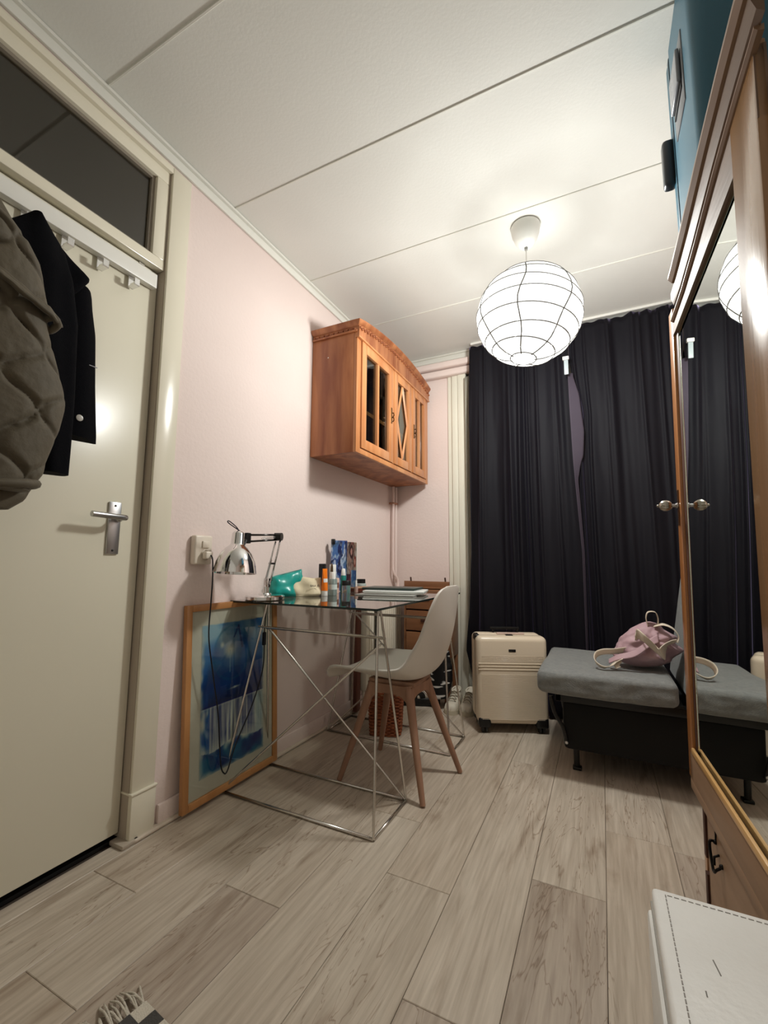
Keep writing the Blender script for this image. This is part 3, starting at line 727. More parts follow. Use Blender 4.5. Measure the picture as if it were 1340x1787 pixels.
# ================================================================== FRAMED PICTURE leaning on the wall
pf = thing('framed_picture', 'oak framed blue waterfall picture leaning on the wall under the desk', 'picture', (.045, 1.20, .016), rot=(0, math.radians(-2.6), 0), local=True)
PW, PH = .520, .745
bm = bmesh.new(); fw = .026
def pl(y0, y1, z0, z1): bx(bm, (-.008, y0, z0), (.012, y1, z1), .002)
pl(0, fw, 0, PH); pl(PW-fw, PW, 0, PH); pl(fw, PW-fw, 0, fw); pl(fw, PW-fw, PH-fw, PH)
finish('frame', bm, oak_m, pf, autos=40)
box('mount', (-.004, fw-.002, fw-.002), (.001, PW-fw+.002, PH-fw+.002), mat('ivory_mount', 'ddd6c8', .7), pf)
def mix(a, b, t): t = max(0, min(1, t)); return [a[i]+(b[i]-a[i])*t for i in range(3)]
def art(u, v):
    x, y = u, 1-v    # y downwards 0..1
    deep = (.03, .16, .46); blue = (.10, .36, .66); pale = (.62, .76, .84); white = (.90, .92, .88); teal = (.08, .42, .60)
    n1 = ns(u*4, v*7, 3); n2 = ns(u*12, v*16, 8); n3 = ns(u*3, v*3, 12)
    if y < .55:
        c = mix(blue, pale, .45-.9*y+n1*1.0+ (0.35 if x < .3 else 0)*(1-y*2.2)); c = mix(c, deep, (y-.25)*3.2+n1*.9)
        dx = (x-.42); dy = (y-.20)
        d = math.hypot(dx*.62, dy); c = mix(c, (.55,.62,.72), max(0, 1-d/.14)*.8); c = mix(c, white, max(0, 1.25-d/.055))
        d = math.hypot((x-.30)*.7, y-.155); c = mix(c, white, max(0, 1.3-d/.022)*.9)
        if abs(x-.42) < .008 and .2 < y < .36: c = mix(c, pale, .5)
        r = math.hypot((x-.46)*.66, y-.22); c = mix(c, teal, max(0, 1-abs(r-.19)/.014)*.5)
        # gothic peaks
        if y < .2 and abs(x-(.56+.4*(y-.05))) < .014 and y > .03: c = mix(c, deep, .8)
        if y < .12 and abs(x-(.56-.9*(y-.03))) < .014 and y > .03: c = mix(c, deep, .6)
        if x > .1 and y > .44: c = mix(c, (.16,.22,.40), (y-.44)*8)
        d = abs(y-(.475-.03*(x-.5)))/.010+abs(x-.5)/.13; c = mix(c, white, 1.1-d)
    elif y < .56+.0: c = deep
    elif y < .84+.02*math.sin(x*9):
        s = ns(x*34, y*2.2, 1); s2 = ns(x*80, y*5, 6)
        c = mix((.30,.36,.56), white, .38+s*1.1+s2*.4); c = mix(c, white, max(0, (y-.74)*6+n1*.5)); 
        if x < .13: c = mix(c, blue, .7+n2)
        if x > .86: c = mix(c, (.75,.83,.84), .8)
        c = mix(c, white, max(0, 1-(y-.555)/.02)*.8)
    else:
        c = mix(deep, teal, .5+n1*1.4+n2*.5); c = mix(c, white, max(0, (.875-y)*22+n2))
    e = min(x/.05, (1-x)/.05, (1-y)/.03, y/.008); c = mix((.80,.80,.76), c, .15+e*.85+n2*.6)
    return c
grid('print', 110, 190, lambda u, v: (.0018, .080+.355*u, .085+.575*v), vcmat('art_print', .35, .0), pf, colf=art, smooth=False)
pg = bpy.data.materials.new('picture_glass'); pg.use_nodes = True; thin_glass(pg, 'f2f4f2', .05)
box('glazing', (.0035, fw-.002, fw-.002), (.0055, PW-fw+.002, PH-fw+.002), pg, pf)

# ================================================================== THINGS ON THE DESK
GZ = GT+.0006
def blob_pouch(name, label, c, sy, sx, sz, m, amp=.15, seed=0, tilt=0):
    t = thing(name, label, 'pouch', (c[0], c[1], GZ))
    def f(u, v):
        a = 2*math.pi*u; vv = v
        # section collapses to a flat zip line at the top
        zt = sz*vv; k = (1-vv)**.55 if vv > .001 else 1
        k = math.sqrt(max(0, 1-vv**1.6))*.92+.08; b = min(1, (vv/.12)**.5) if vv < .12 else 1
        wy = sy*.5*(1-.10*abs(vv-.4))*(.85+.15*b); wx = sx*.5*k*(.7+.3*b)
        ca, sa = math.cos(a), math.sin(a)
        y = wy*math.copysign(abs(ca)**.7, ca); x = wx*math.copysign(abs(sa)**.8, sa)
        d = amp*sx*ns(y*16+seed, zt*18, seed+sa)*b*(1-.5*vv)
        x += d*(1 if sa >= 0 else -1); zt += .010*ns(y*12, 0, seed+5)*vv+tilt*y*vv
        return (c[0]+x, c[1]+y, GZ+max(.0, zt))
    o = grid('body', 64, 30, f, m, t, closeu=True)
    bm = bmesh.new(); bm.from_mesh(o.data)
    es = [e for e in bm.edges if e.is_boundary]; bmesh.ops.holes_fill(bm, edges=es); bm.to_mesh(o.data); bm.free()
    return t, f
teal_m = mat('teal_satin', '0f8f86', .28, col2='17a79b', scale=(12,12,12), sheen=.1)
tp, tf = blob_pouch('teal_pouch', 'shiny teal satin pouch beside the desk lamp base', (.057, 1.725), .165, .085, .112, teal_m, .5, 3, .25)
box('zip', (.051, 1.645, GZ+.093), (.063, 1.795, GZ+.098), mat('teal_zip', '0b6f68', .5), tp, rot=Matrix.Rotation(math.radians(13), 3, 'X'))
cream_m = mat('cream_canvas', 'dccfae', .8, col2='e2d6b8', scale=(30,30,30), bump=.15, bscale=(400,400,400))
cp, cf = blob_pouch('cream_pouch', 'cream canvas zip pouch with small black lettering', (.148, 1.795), .155, .060, .092, cream_m, .42, 11)
def text_obj(name, s, size, loc, rot, m, parent):
    cu = bpy.data.curves.new(name, 'FONT'); cu.body = s; cu.size = size; cu.extrude = .0003; cu.align_x = 'CENTER'
    o = bpy.data.objects.new(name, cu); COL.objects.link(o)
    dg = bpy.context.evaluated_depsgraph_get(); me = bpy.data.meshes.new_from_object(o.evaluated_get(dg))
    bpy.data.objects.remove(o); me.transform(Matrix.Translation(loc) @ rot.to_4x4())
    return link(name, me, m, parent)
RX = Matrix(((0,0,1),(1,0,0),(0,1,0)))   # text facing +x, reading along +y
text_obj('lettering', 'BAA JB', .015, (.1855, 1.830, GZ+.046), RX, black_m, cp)
text_obj('lettering', '~', .014, (.1855, 1.830, GZ+.034), RX, black_m, cp)
lathe('bag_charm', [(0,-.006),(.004,-.005),(.006,0),(.004,.005),(0,.006)], (.143, 1.770, GZ+.102), mat('rose_gold', 'c08a6c', .15, metal=1), cp, seg=14)
tube('charm_ring', [(.143, 1.763, GZ+.098), (.144, 1.757, GZ+.092), (.145, 1.765, GZ+.088), (.144, 1.773, GZ+.092)], .0016, mat('rose_gold', 'c08a6c'), cp, seg=6)
def bottle(name, label, cat, x, y, parts, group=None):
    t = thing(name, label, cat, (x, y, GZ), group)
    for nm, prof, m in parts: lathe(nm, prof, (x, y, GZ), m, t, seg=20, autos=40)
    return t
clearm = mat('clear_plastic', 'dfe8e6', .08, trans=.85, ior=1.3)
liq = mat('pale_teal_liquid', 'b9cdc9', .1, trans=.6, ior=1.33)
capm = mat('white_cap', 'ecebe6', .35)
orange_m = mat('orange_tube_plastic', 'f07a10', .35)
# orange squeeze tube standing on its white cap
ot = thing('sunscreen_tube', 'orange squeeze tube standing on its white cap', 'tube', (.206, 1.856, GZ))
lathe('cap', [(0,0),(.015,0),(.016,.002),(.015,.026),(0,.026)], (.206, 1.856, GZ), capm, ot)
def otf(u, v):
    a = 2*math.pi*u; k = v
    wy = .0155+.0055*k; wx = .0155*(1-k)**.6+.0012
    return (.206+wx*math.sin(a), 1.856+wy*math.cos(a), GZ+.026+.108*v)
grid('tube_body', 28, 14, otf, orange_m, ot, closeu=True)
def label_band(u, v):
    a = math.pi*(.12+.76*u)-math.pi/2; k = .38+.17*v
    wy = .0155+.0055*k+.0006; wx = .0155*(1-k)**.6+.0018
    return (.206+wx*math.cos(a), 1.856+wy*math.sin(a), GZ+.026+.108*k)
grid('white_label', 12, 3, label_band, capm, ot)
ks = mat('dark_case', '141214', .4)
bx1 = tag(box('black_case', (.075, 1.990, GZ), (.100, 2.028, GZ+.158), ks, bev=.004), 'tall black case standing behind the orange tube', 'case')
# small oval mirror
om = thing('hand_mirror', 'small oval brown mirror standing among the bottles', 'mirror', (.125, 2.045, GZ))
lathe('stem', [(0,0),(.016,0),(.016,.004),(.004,.010),(.003,.06),(0,.06)], (.125, 2.045, GZ), brass, om, seg=16)
bm = bmesh.new(); bmesh.ops.create_uvsphere(bm, u_segments=20, v_segments=12, radius=1); bm.transform(Matrix.Translation((.125, 2.045, GZ+.110)) @ Matrix.Diagonal((.004, .013, .052, 1))); finish('oval_face', bm, mat('mirror_brown', '6e5740', .2, metal=.6), om, smooth=True)
bottle('spray_bottle', 'tall slim bottle with white cap and beige body by the magazine', 'bottle', .112, 2.075,
       [('body', [(0,0),(.017,0),(.018,.003),(.018,.105),(.015,.110),(0,.110)], mat('champagne_plastic', 'a58f6c', .25, metal=.5)), ('cap', [(0,.110),(.0185,.110),(.0185,.152),(.017,.154),(0,.154)], capm)])
bottle('toner_bottle', 'clear cylindrical bottle with white cap at the front of the desk', 'bottle', .222, 1.905,
       [('body', [(0,0),(.021,0),(.023,.003),(.023,.078),(.020,.083),(0,.083)], liq), ('cap', [(0,.083),(.0155,.083),(.0155,.115),(.014,.117),(0,.117)], capm), ('printed_label', [(.0234,.030),(.0234,.055)], mat('pale_label', 'c8d4d0', .6))])
bottle('dropper_bottle', 'small teal bottle with white pump top beside the magazine', 'bottle', .150, 2.125,
       [('body', [(0,0),(.014,0),(.0155,.003),(.0155,.088),(.012,.094),(0,.094)], mat('teal_glass', '1c7d74', .12)), ('pump', [(0,.094),(.013,.094),(.013,.100),(.010,.128),(.006,.132),(0,.132)], capm)])
bottle('cream_jar', 'small clear jar with black lid in front of the magazine', 'jar', .200, 2.075,
       [('body', [(0,0),(.022,0),(.024,.003),(.024,.040),(.021,.043),(0,.043)], clearm), ('lid', [(0,.043),(.0235,.043),(.0235,.066),(.022,.068),(0,.068)], black_m)])
bottle('nail_polish', 'tiny bottle with white cap right of the black lidded jar', 'bottle', .222, 2.145,
       [('body', [(0,0),(.010,0),(.011,.002),(.011,.032),(0,.034)], mat('blush_glass', 'c9a79a', .1)), ('cap', [(0,.034),(.006,.034),(.005,.066),(0,.067)], capm)])
bottle('face_cream', 'low frosted jar with flat black lid right of the magazine', 'jar', .100, 2.420,
       [('body', [(0,0),(.028,0),(.032,.004),(.032,.034),(.026,.038),(0,.038)], mat('frosted_glass', 'b9c4bf', .3)), ('lid', [(0,.038),(.027,.038),(.027,.062),(.025,.064),(0,.064)], black_m)])
sb = thing('tan_box', 'small printed pink-beige box behind the clear bottle', 'box', (.163, 2.029, GZ))
box('carton', (.150, 2.015, GZ), (.176, 2.043, GZ+.082), mat('blush_carton', 'd8b6a6', .6), sb, bev=.001)
box('printed_band', (.1761, 2.019, GZ+.030), (.1766, 2.039, GZ+.058), mat('print_brown', '7d5140', .6), sb)
# magazine standing opened
mgz = thing('magazine', 'open glossy magazine standing upright at the back of the desk', 'magazine', (.09, 2.215, GZ))
def colp(seed, pal):
    def f(u, v):
        i = int(u*5+ns(u*4, v*5, seed)*1.2)*7+int(v*8+ns(u*5, v*6, seed+3)*1.6)*13+seed
        c1 = pal[i*31 % 97 % len(pal)]; return mix(c1, pal[(i*17+3) % len(pal)], .35+.6*ns(u*14, v*16, seed))
    return f
palA = [(.10,.16,.40),(.25,.38,.62),(.62,.70,.80),(.12,.14,.22),(.35,.50,.68),(.80,.83,.88)]
def magB(u, v):
    base = colp(9, [(.66,.62,.54),(.75,.60,.55),(.45,.25,.22),(.80,.77,.74),(.30,.30,.28)])(u, v)
    if v < .42 and u > .35: base = colp(5, [(.15,.42,.72),(.35,.60,.82),(.75,.82,.90),(.20,.30,.55)])(u, v)
    if v < .35 and u < .35: base = colp(2, [(.70,.20,.35),(.85,.55,.60),(.30,.15,.20)])(u, v)
    d = math.hypot((u-.38)*.8, (v-.80)); 
    if d < .14: base = (.25,.10,.10)
    if d < .07: base = (.85,.65,.60)
    d = math.hypot((u-.75)*.8, (v-.60)); 
    if d < .12: base = (.55,.25,.18)
    if d < .06: base = (.88,.68,.60)
    if u > .93: base = (.95,.93,.90)
    return base
mp = vcmat('magazine_print', .35)
grid('left_page', 40, 60, lambda u, v: (.035+.072*u+.004*math.sin(u*3), 2.170+.062*u, GZ+.002+.292*v), mp, mgz, colf=colp(4, palA), thick=.003)
grid('right_page', 40, 60, lambda u, v: (.108+.078*u+.006*math.sin(u*3), 2.232-.020*u, GZ+.002+(.285-.006*u)*v), mp, mgz, colf=magB, thick=.003)
box('binder_clip', (.030, 2.166, GZ+.270), (.062, 2.184, GZ+.302), black_m, mgz, bev=.003, rot=Matrix.Rotation(math.radians(-40), 3, 'Z'))
# flat wooden box, notebooks
fb = thing('wooden_tray', 'flat dark brown wooden box lying by the back of the desk', 'box', (.13, 2.38, GZ))
box('tray_body', (.120, 2.20, GZ), (.200, 2.36, GZ+.018), mat('walnut_dark', '5d2a1c', .4), fb, bev=.002)
box('lid', (.118, 2.198, GZ+.018), (.202, 2.362, GZ+.024), mat('walnut_tan', 'b58a68', .45), fb, bev=.002)
gn = tag(box('grey_folder', (.29, 2.01, GZ), (.60, 2.20, GZ+.004), mat('grey_card', '9fa09a', .4), bev=.001, rot=Matrix.Rotation(math.radians(8), 3, 'Z')), 'thin pale grey folder lying under the notebooks', 'folder')
lt = thing('white_notebook', 'closed white notebook lying on the grey folder', 'notebook', (.45, 2.15, GZ+.0045))
rz = Matrix.Rotation(math.radians(14), 3, 'Z'); pv = (.46, 2.16, 0)
box('cover', (.30, 2.06, GZ+.0115), (.62, 2.27, GZ+.022), mat('white_glossy_cover', 'd7dbd7', .25), lt, bev=.004, rot=rz, piv=pv)
box('pages', (.305, 2.065, GZ+.0062), (.615, 2.265, GZ+.0115), capm, lt, rot=rz, piv=pv)
tag(box('dark_notebook', (.28, 2.10, GZ+.0228), (.57, 2.29, GZ+.034), mat('green_black_cover', '2c3a36', .35), bev=.003, rot=Matrix.Rotation(math.radians(7), 3, 'Z')), 'dark green notebook topmost of the pile on the glass', 'notebook')

# ================================================================== CHAIR
ch = thing('shell_chair', 'white plastic shell chair on splayed brown wooden legs', 'chair', (.62, 1.875, 0))
shell_m = mat('white_shell_plastic', 'd3ccc2', .38)
prof = [(.364,.418,.165,.018),(.370,.440,.190,.022),(.390,.450,.205,.026),(.43,.448,.215,.032),(.50,.440,.222,.040),(.60,.430,.228,.050),(.68,.428,.228,.056),(.745,.444,.224,.058),(.792,.486,.215,.060),(.820,.545,.207,.056),(.838,.61,.198,.044),(.852,.68,.188,.036),(.860,.745,.172,.026),(.864,.795,.148,.016),(.865,.820,.115,.008),(.865,.832,.060,.002)]
P3 = spline([(a, b, 0) for a, b, _, _ in prof], 4); W3 = spline([(c, d, 0) for _, _, c, d in prof], 4); NP = len(P3)-1
def shf(u, v):
    k = min(NP, int(round(v*NP))); p = P3[k]; w = W3[k]; q = P3[min(NP, k+1)]-P3[max(0, k-1)]
    tng = Vector((q.x, q.y)).normalized(); nrm = Vector((-tng.y, tng.x))   # up / forward side
    s = 2*u-1; e = abs(s)**2.4*w.y*1.25; 
    return (p.x-.006+nrm.x*e, 1.880+s*w.x, p.y+nrm.y*e)
sh = grid('shell', 36, NP, shf, shell_m, ch, thick=.010)
feet = [(.400,1.712),(.795,1.682),(.843,2.017),(.415,2.072)]
tops = [(.515,1.80),(.690,1.79),(.705,1.955),(.52,1.965)]
for (fx, fy), (tx, ty) in zip(feet, tops):
    tube('leg', [(fx, fy, .004), (fx+(tx-fx)*.5, fy+(ty-fy)*.5, .20), (tx, ty, .405)], [.011, .0155, .020], beech_m, ch, seg=14)
bm = bmesh.new()
for i, j in ((0,1),(1,2),(2,3),(3,0)):
    (ax, ay), (bx_, by) = [(feet[k][0]+(tops[k][0]-feet[k][0])*.88, feet[k][1]+(tops[k][1]-feet[k][1])*.88) for k in (i, j)]
    d = Vector((bx_-ax, by-ay, 0)); nn = Vector((-d.y, d.x, 0)).normalized()*.008; n_ = 12; up_ = []; lo_ = []
    for k in range(n_+1):
        t_ = k/n_; x = ax+(bx_-ax)*t_; y = ay+(by-ay)*t_; arc = 1-(2*t_-1)**4
        up_.append((x, y, .407)); lo_.append((x, y, .318+.052*arc))
    A = [bm.verts.new(Vector(p)+nn) for p in up_]; B = [bm.verts.new(Vector(p)+nn) for p in lo_]; C = [bm.verts.new(Vector(p)-nn) for p in up_]; D = [bm.verts.new(Vector(p)-nn) for p in lo_]
    for k in range(n_):
        bm.faces.new((A[k],A[k+1],B[k+1],B[k])); bm.faces.new((C[k],C[k+1],D[k+1],D[k])); bm.faces.new((A[k],A[k+1],C[k+1],C[k])); bm.faces.new((B[k],B[k+1],D[k+1],D[k]))
finish('apron', bm, beech_m, ch, autos=40)
box('seat_plate', (.50, 1.785, .405), (.72, 1.975, .424), beech_m, ch, bev=.003)

# ================================================================== BASKET with waste
bk = thing('wicker_basket', 'square brown wicker basket on the floor under the desk', 'basket', (.34, 2.30, 0))
wick = mat('wicker_cane', '7d3f22', .5, col2='a35c36', scale=(50,50,50))
bm = bmesh.new(); bh = .215; cxb, cyb = .335, 2.305; ang = math.radians(20)
def sq(t, hw):  # rounded square
    a = 2*math.pi*t; c, s = math.cos(a), math.sin(a); k = hw/((abs(c)**6+abs(s)**6)**(1/6)); x, y = c*k, s*k
    return x*math.cos(ang)-y*math.sin(ang), x*math.sin(ang)+y*math.cos(ang)
rows = 26
for r_ in range(rows):
    z = .006+bh*r_/(rows-1); hw = .082+.012*r_/rows; pts = []
    for k in range(96):
        x, y = sq(k/96, hw+.0028*(1 if (k//3+r_) % 2 else -1)); pts.append((cxb+x, cyb+y, z))
    tube_bm(bm, pts, .0042, 5, True)
finish('woven_side', bm, wick, bk, smooth=True)['kind'] = 'stuff'
bm = bmesh.new()
for k in range(16):
    x0, y0 = sq(k/16+.02, .078); x1, y1 = sq(k/16+.02, .090); tube_bm(bm, [(cxb+x0, cyb+y0, .004), (cxb+x1, cyb+y1, bh+.004)], .004, 6)
finish('stake', bm, wick, bk, smooth=True)
tube('rim', [(cxb+sq(k/48, .094)[0], cyb+sq(k/48, .094)[1], bh+.010) for k in range(48)], .007, wick, bk, closed=True, seg=8)
bm = bmesh.new(); bx(bm, (cxb-.07, cyb-.07, .003), (cxb+.07, cyb+.07, .008), rot=Matrix.Rotation(ang, 3, 'Z')); finish('base', bm, wick, bk)
wst = mat('crumpled_yellow_paper', 'd8cf8c', .7, col2='e6e0b4', scale=(30,30,30))
for i, (dx, dy, r_, lb) in enumerate([(-.040, -.035, .040, 'crumpled pale yellow paper at the left of the basket'), (.046, .002, .044, 'crumpled pale yellow paper at the right of the basket')]):
    bm = bmesh.new(); bmesh.ops.create_icosphere(bm, subdivisions=3, radius=r_)
    for v in bm.verts: v.co *= 1+.35*ns(v.co.x, v.co.y, v.co.z+i, 28); v.co.z *= .7
    for v in bm.verts: v.co += Vector((cxb+dx, cyb+dy, .205))
    tag(finish('crumpled_paper', bm, wst, None, autos=20), lb, 'paper')

# ================================================================== SHOES AND BAG
shoe_w = mat('white_sneaker_leather', 'd6cdbb', .5); sole_w = mat('sneaker_sole', 'c4b9a2', .6); lace_m = mat('shoe_seam_beige', '8e8067', .8)
def sneaker(x, y, rz_, label, name='sneaker'):
    t = thing(name, label, 'shoe', (x, y, 0), 'white sneakers by the curtain', rot=(0,0,rz_), local=True)
    L_ = .265
    def half(s):  # half width along the length, s=0 toe .. 1 heel (toe at -y)
        return .82*(.030+.022*math.sin(math.pi*min(1, s*1.05)**.55)*(1-.30*s))
    def up(u, v):
        s = u; hw = half(s)*(1 if 0.001 < s < .999 else 0)
        hh = .045+.045*max(0, min(1, (s-.28)/.35))**1.1 if s > .0 else .03
        if s < .12: hh = .028+.14*s
        a = math.pi*v; c, sn = math.cos(a), math.sin(a)
        return (hw*math.copysign(abs(c)**.6, c), -L_*.5+L_*s, .020+(hh if .001 < s < .999 else .012)*abs(sn)**.7)
    grid('upper', 28, 18, up, shoe_w, t, thick=.003)
    bm = bmesh.new(); A = []; B = []
    for k in range(40):
        a = 2*math.pi*k/40; s = .5-.5*math.cos(a); hw = (half(s)+.004)*(1 if math.sin(a) >= 0 else -1)*min(1, (abs(math.sin(a))*1.9)**.7)
        A.append(bm.verts.new((hw, -L_*.52+L_*1.04*s, .0))); B.append(bm.verts.new((hw, -L_*.52+L_*1.04*s, .026)))
    bm.faces.new(A[::-1]); bm.faces.new(B)
    for k in range(40): bm.faces.new((A[k], A[(k+1) % 40], B[(k+1) % 40], B[k]))
    finish('sole', bm, sole_w, t, autos=50)
    for k in range(4):
        yy = -.075+.025*k; z = .068+.009*k
        hw = .024; grid('lace', 10, 2, lambda u, v: ((2*u-1)*hw, yy+.007*v, z+.012-.016*(2*u-1)**2+.002), lace_m, t, thick=.003)
    bm = bmesh.new()
    pts = [(.026*math.cos(q), .055+.050*math.sin(q), .107+.006*math.sin(q)) for q in [2*math.pi*k/24 for k in range(24)]]
    tube_bm(bm, pts, .0055, 6, True); finish('collar', bm, shoe_w, t, smooth=True)
    return t
sneaker(.560, 2.850, math.radians(4), 'white sneaker by the curtain, left one of the pair')
sneaker(.650, 2.868, math.radians(6), 'white sneaker by the curtain, right one of the pair')
bs = thing('platform_shoe', 'black and white platform shoe under the chair in the corner', 'shoe', (.335, 2.83, 0), rot=(0,0,math.radians(-68)), local=True)
blk = mat('cow_black', '080808', .5)
cow = mat('cow_patch_leather', '100f0e', .45, col2='e4ddd2', scale=(22,22,22), detail=0, lo=.47, hi=.50)
def up2(u, v):
    s = u; hw = .026+.022*math.sin(math.pi*s**.6); hh = .05+.04*max(0, min(1, (s-.3)/.3)); 
    if s < .12: hh = .02+.25*s
    a = math.pi*v; c, sn = math.cos(a), math.sin(a)
    return (hw*math.copysign(abs(c)**.6, c), -.12+.24*s, .050+hh*abs(sn)**.7)
grid('upper', 26, 16, up2, cow, bs, thick=.003)
bm = bmesh.new(); bx(bm, (-.048, -.125, 0), (.048, .125, .055), .012, 3); finish('platform_sole', bm, blk, bs, autos=40)
bg = thing('fringed_bag', 'black and white patterned bag hanging behind the chair legs', 'bag', (.45, 2.80, .35))
def bgf(u, v):
    a = 2*math.pi*u; w = .075*(.35+.65*math.sin(math.pi*(.12+.8*v))); d = .035
    return (.478+w*math.cos(a)+.012*ns(v*9, u*6, 2)+.02*v, 2.80+d*math.sin(a), .070+.30*v)
bgo = grid('body', 30, 26, bgf, mat('zebra_cloth', '0a0a0b', .6, col2='d9d6d0', scale=(11,11,26), detail=1, lo=.56, hi=.60), bg, closeu=True)
bm = bmesh.new(); bm.from_mesh(bgo.data); bmesh.ops.holes_fill(bm, edges=[e for e in bm.edges if e.is_boundary]); bm.to_mesh(bgo.data); bm.free()
tube('strap', [(.45, 2.80, .36), (.475, 2.82, .46), (.500, 2.85, .53), (.513, 2.865, .60)], .008, blk, bg, smooth=5)

# ================================================================== CURTAINS
vel = mat('dark_plum_velvet', '0b0911', .7, sheen=1.0, spec=.25)
MC['dark_plum_velvet'].node_tree.nodes['Principled BSDF'].inputs['Sheen Tint'].default_value = lin('a99bc4')
MC['dark_plum_velvet'].node_tree.nodes['Principled BSDF'].inputs['Sheen Roughness'].default_value = .22
_R = random.Random(21); RIDGE = []
_x = -.1
while _x < 1.3:
    RIDGE.append((_x, _R.uniform(.008, .026), _R.uniform(.007, .018), _R.uniform(-.03, .03), _R.uniform(0, 6), _R.uniform(.2, 1))); _x += _R.uniform(.022, .075)
def foldf(s, z, seed):
    """s: metres of cloth across, z height"""
    h = z/2.5; y = .012*ns(s*5, z*.9, seed)+.016*math.sin(s*2*math.pi/.21+seed+.8*z)*(1.1-.5*h)
    for i, (p, A, w, dr, ph, st) in enumerate(RIDGE):
        q = (p+seed*.37) % 1.4-.1
        c = q+dr*(1-h)+.0035*math.sin(z*2.2+ph); wd = w*(1+.6*(1-h))
        d = (s-c)/wd
        if abs(d) < 4: y -= 1.6*A*math.exp(-d*d*.9)*(.55+.45*math.sin(z*1.6*st+ph))*(1.15-.45*h)
    return y+.0025*ns(s*30, z*5, seed)+.012
def curtain(name, label, xl, xr, seed, base):
    t = thing(name, label, 'curtain', ((lerp(xl, 2.4)+lerp(xr, 2.4))/2, 2.96, 2.49))
    def f(u, v):
        z = .012+2.480*v; a = lerp(xl, z); b = lerp(xr, z); a0 = lerp(xl, 2.4); b0 = lerp(xr, 2.4); x = a0+(b0-a0)*u+(a-a0)*math.exp(-u/.07)+(b-b0)*math.exp(-(1-u)/.07)
        s = (lerp(xr, 2.4)-lerp(xl, 2.4))*u
        y = lerp(base, z)+foldf(s, z, seed)+(.09*math.exp(-(s/.13)**2)*max(0, 1-z/.5) if seed < 2 else 0)
        zz = z+(.006*math.sin(s*2*math.pi/.085) if v > .98 else 0)
        return (x, min(y, 3.075), zz)
    grid('cloth', 420, 60, f, vel, t, thick=.003)
    return t
cl = curtain('curtain', 'dark plum velvet curtain behind the cream suitcase, left panel of the pair', [(0,.665),(.35,.60),(.6,.635),(1.0,.655),(2.0,.650),(2.5,.655)], [(0,1.345),(.437,1.350),(1.0,1.352),(1.59,1.322),(1.9,1.315),(2.15,1.312),(2.5,1.318)], 1.3, [(0,2.945),(.5,2.950),(1.5,2.955),(2.5,2.99)])
cr = curtain('curtain', 'dark plum velvet curtain behind the pink bag, right panel of the pair', [(0,1.352),(1.45,1.352),(1.60,1.352),(1.76,1.366),(1.88,1.378),(2.13,1.334),(2.25,1.322),(2.5,1.318)], [(0,2.27),(2.5,2.27)], 4.1, [(0,2.955),(.5,2.955),(1.5,2.965),(2.5,2.99)])
# lilac lining hem seen in the opening
grid('lining_hem', 8, 90, lambda u, v: ((lambda z: lerp([(0,1.338),(.437,1.347),(1.0,1.349),(1.59,1.319),(1.9,1.312),(2.13,1.310)], z)+(u)*lerp([(0,.012),(1.0,.014),(1.45,.018),(1.55,.04),(1.60,.06),(1.76,.075),(2.0,.060),(2.13,.030)], z))(.03+2.12*v), 2.93+.055*v*0+.02*u+lerp([(0,-.01),(.5,-.008),(1.5,-.003),(2.5,.01)], .03+2.12*v), .03+2.12*v), mat('lilac_lining', '3a323d', .8), cl, thick=.002)
rl = tag(box('curtain_rail', (.66, 3.010, 2.519), (2.28, 3.026, 2.5335), white_m), 'thin white curtain rail just under the ceiling', 'rail')
wb = thing('blind_end', 'small white blind bracket showing between the two curtains', 'bracket', (1.30, 2.93, 2.2))
box('cap', (1.285, 2.895, 2.225), (1.322, 2.915, 2.247), white_m, wb, bev=.003)
box('tongue', (1.292, 2.893, 2.125), (1.318, 2.905, 2.222), mat('pale_blue_white', '9fa9ab', .4), wb, bev=.003)
# side curtain strip of pale cloth left of the dark curtain
pc = thing('net_curtain', 'narrow strip of pale net curtain beside the window post', 'curtain', (.60, 3.04, 2.3))
grid('cloth', 40, 30, lambda u, v: (.602+.036*u+.004*(1-v)*u, 3.050+.008*math.sin(u*22), .05+2.25*v), mat('pale_net', 'bdb8aa', .8), pc, thick=.001)

# ================================================================== CREAM SUITCASE
cs_m = mat('cream_polycarbonate', 'd9c9b2', .35, coat=.1)
sc_ = thing('cream_suitcase', 'upright cream hard-shell suitcase standing in front of the dark curtain', 'suitcase', (.800, 2.506, 0), rot=(0,0,math.radians(23.9)), local=True)
SW, SD, SH_ = .394, .205, .522
box('front_shell', (0, 0, .048), (SW, SD*.48, SH_), cs_m, sc_, bev=.030, seg=5)
box('rear_shell', (0, SD*.52, .048), (SW, SD, SH_), cs_m, sc_, bev=.030, seg=5)
box('zip_seam', (.006, SD*.465, .056), (SW-.006, SD*.535, SH_-.007), mat('taupe_zip', '6b5c50', .6), sc_, bev=.02, seg=3)
bm = bmesh.new()
for k in range(46):
    z = .075+.0058*k
    if .318 < z < .345: continue
    bx(bm, (.026, -.0012, z), (SW-.026, .003, z+.0030), .0009, 1)
finish('rib', bm, cs_m, sc_, autos=40)['kind'] = 'stuff'
for z in (.338, .354, .370): box('band', (.008, -.0028, z), (SW-.008, .004, z+.007), cs_m, sc_, bev=.002)
bm = bmesh.new()
for k in range(6): bx(bm, (.026, -.001, .384+.006*k), (SW-.026, .003, .387+.006*k), .0008, 1)
finish('upper_rib', bm, cs_m, sc_, autos=40)
box('badge', (SW*.5-.020, -.002, .438), (SW*.5+.020, .004, .453), black_m, sc_, bev=.002)
tel = box('telescopic_handle', (SW*.27, SD*.70, SH_+.020), (SW*.70, SD*.80, SH_+.034), black_m, sc_, bev=.004)
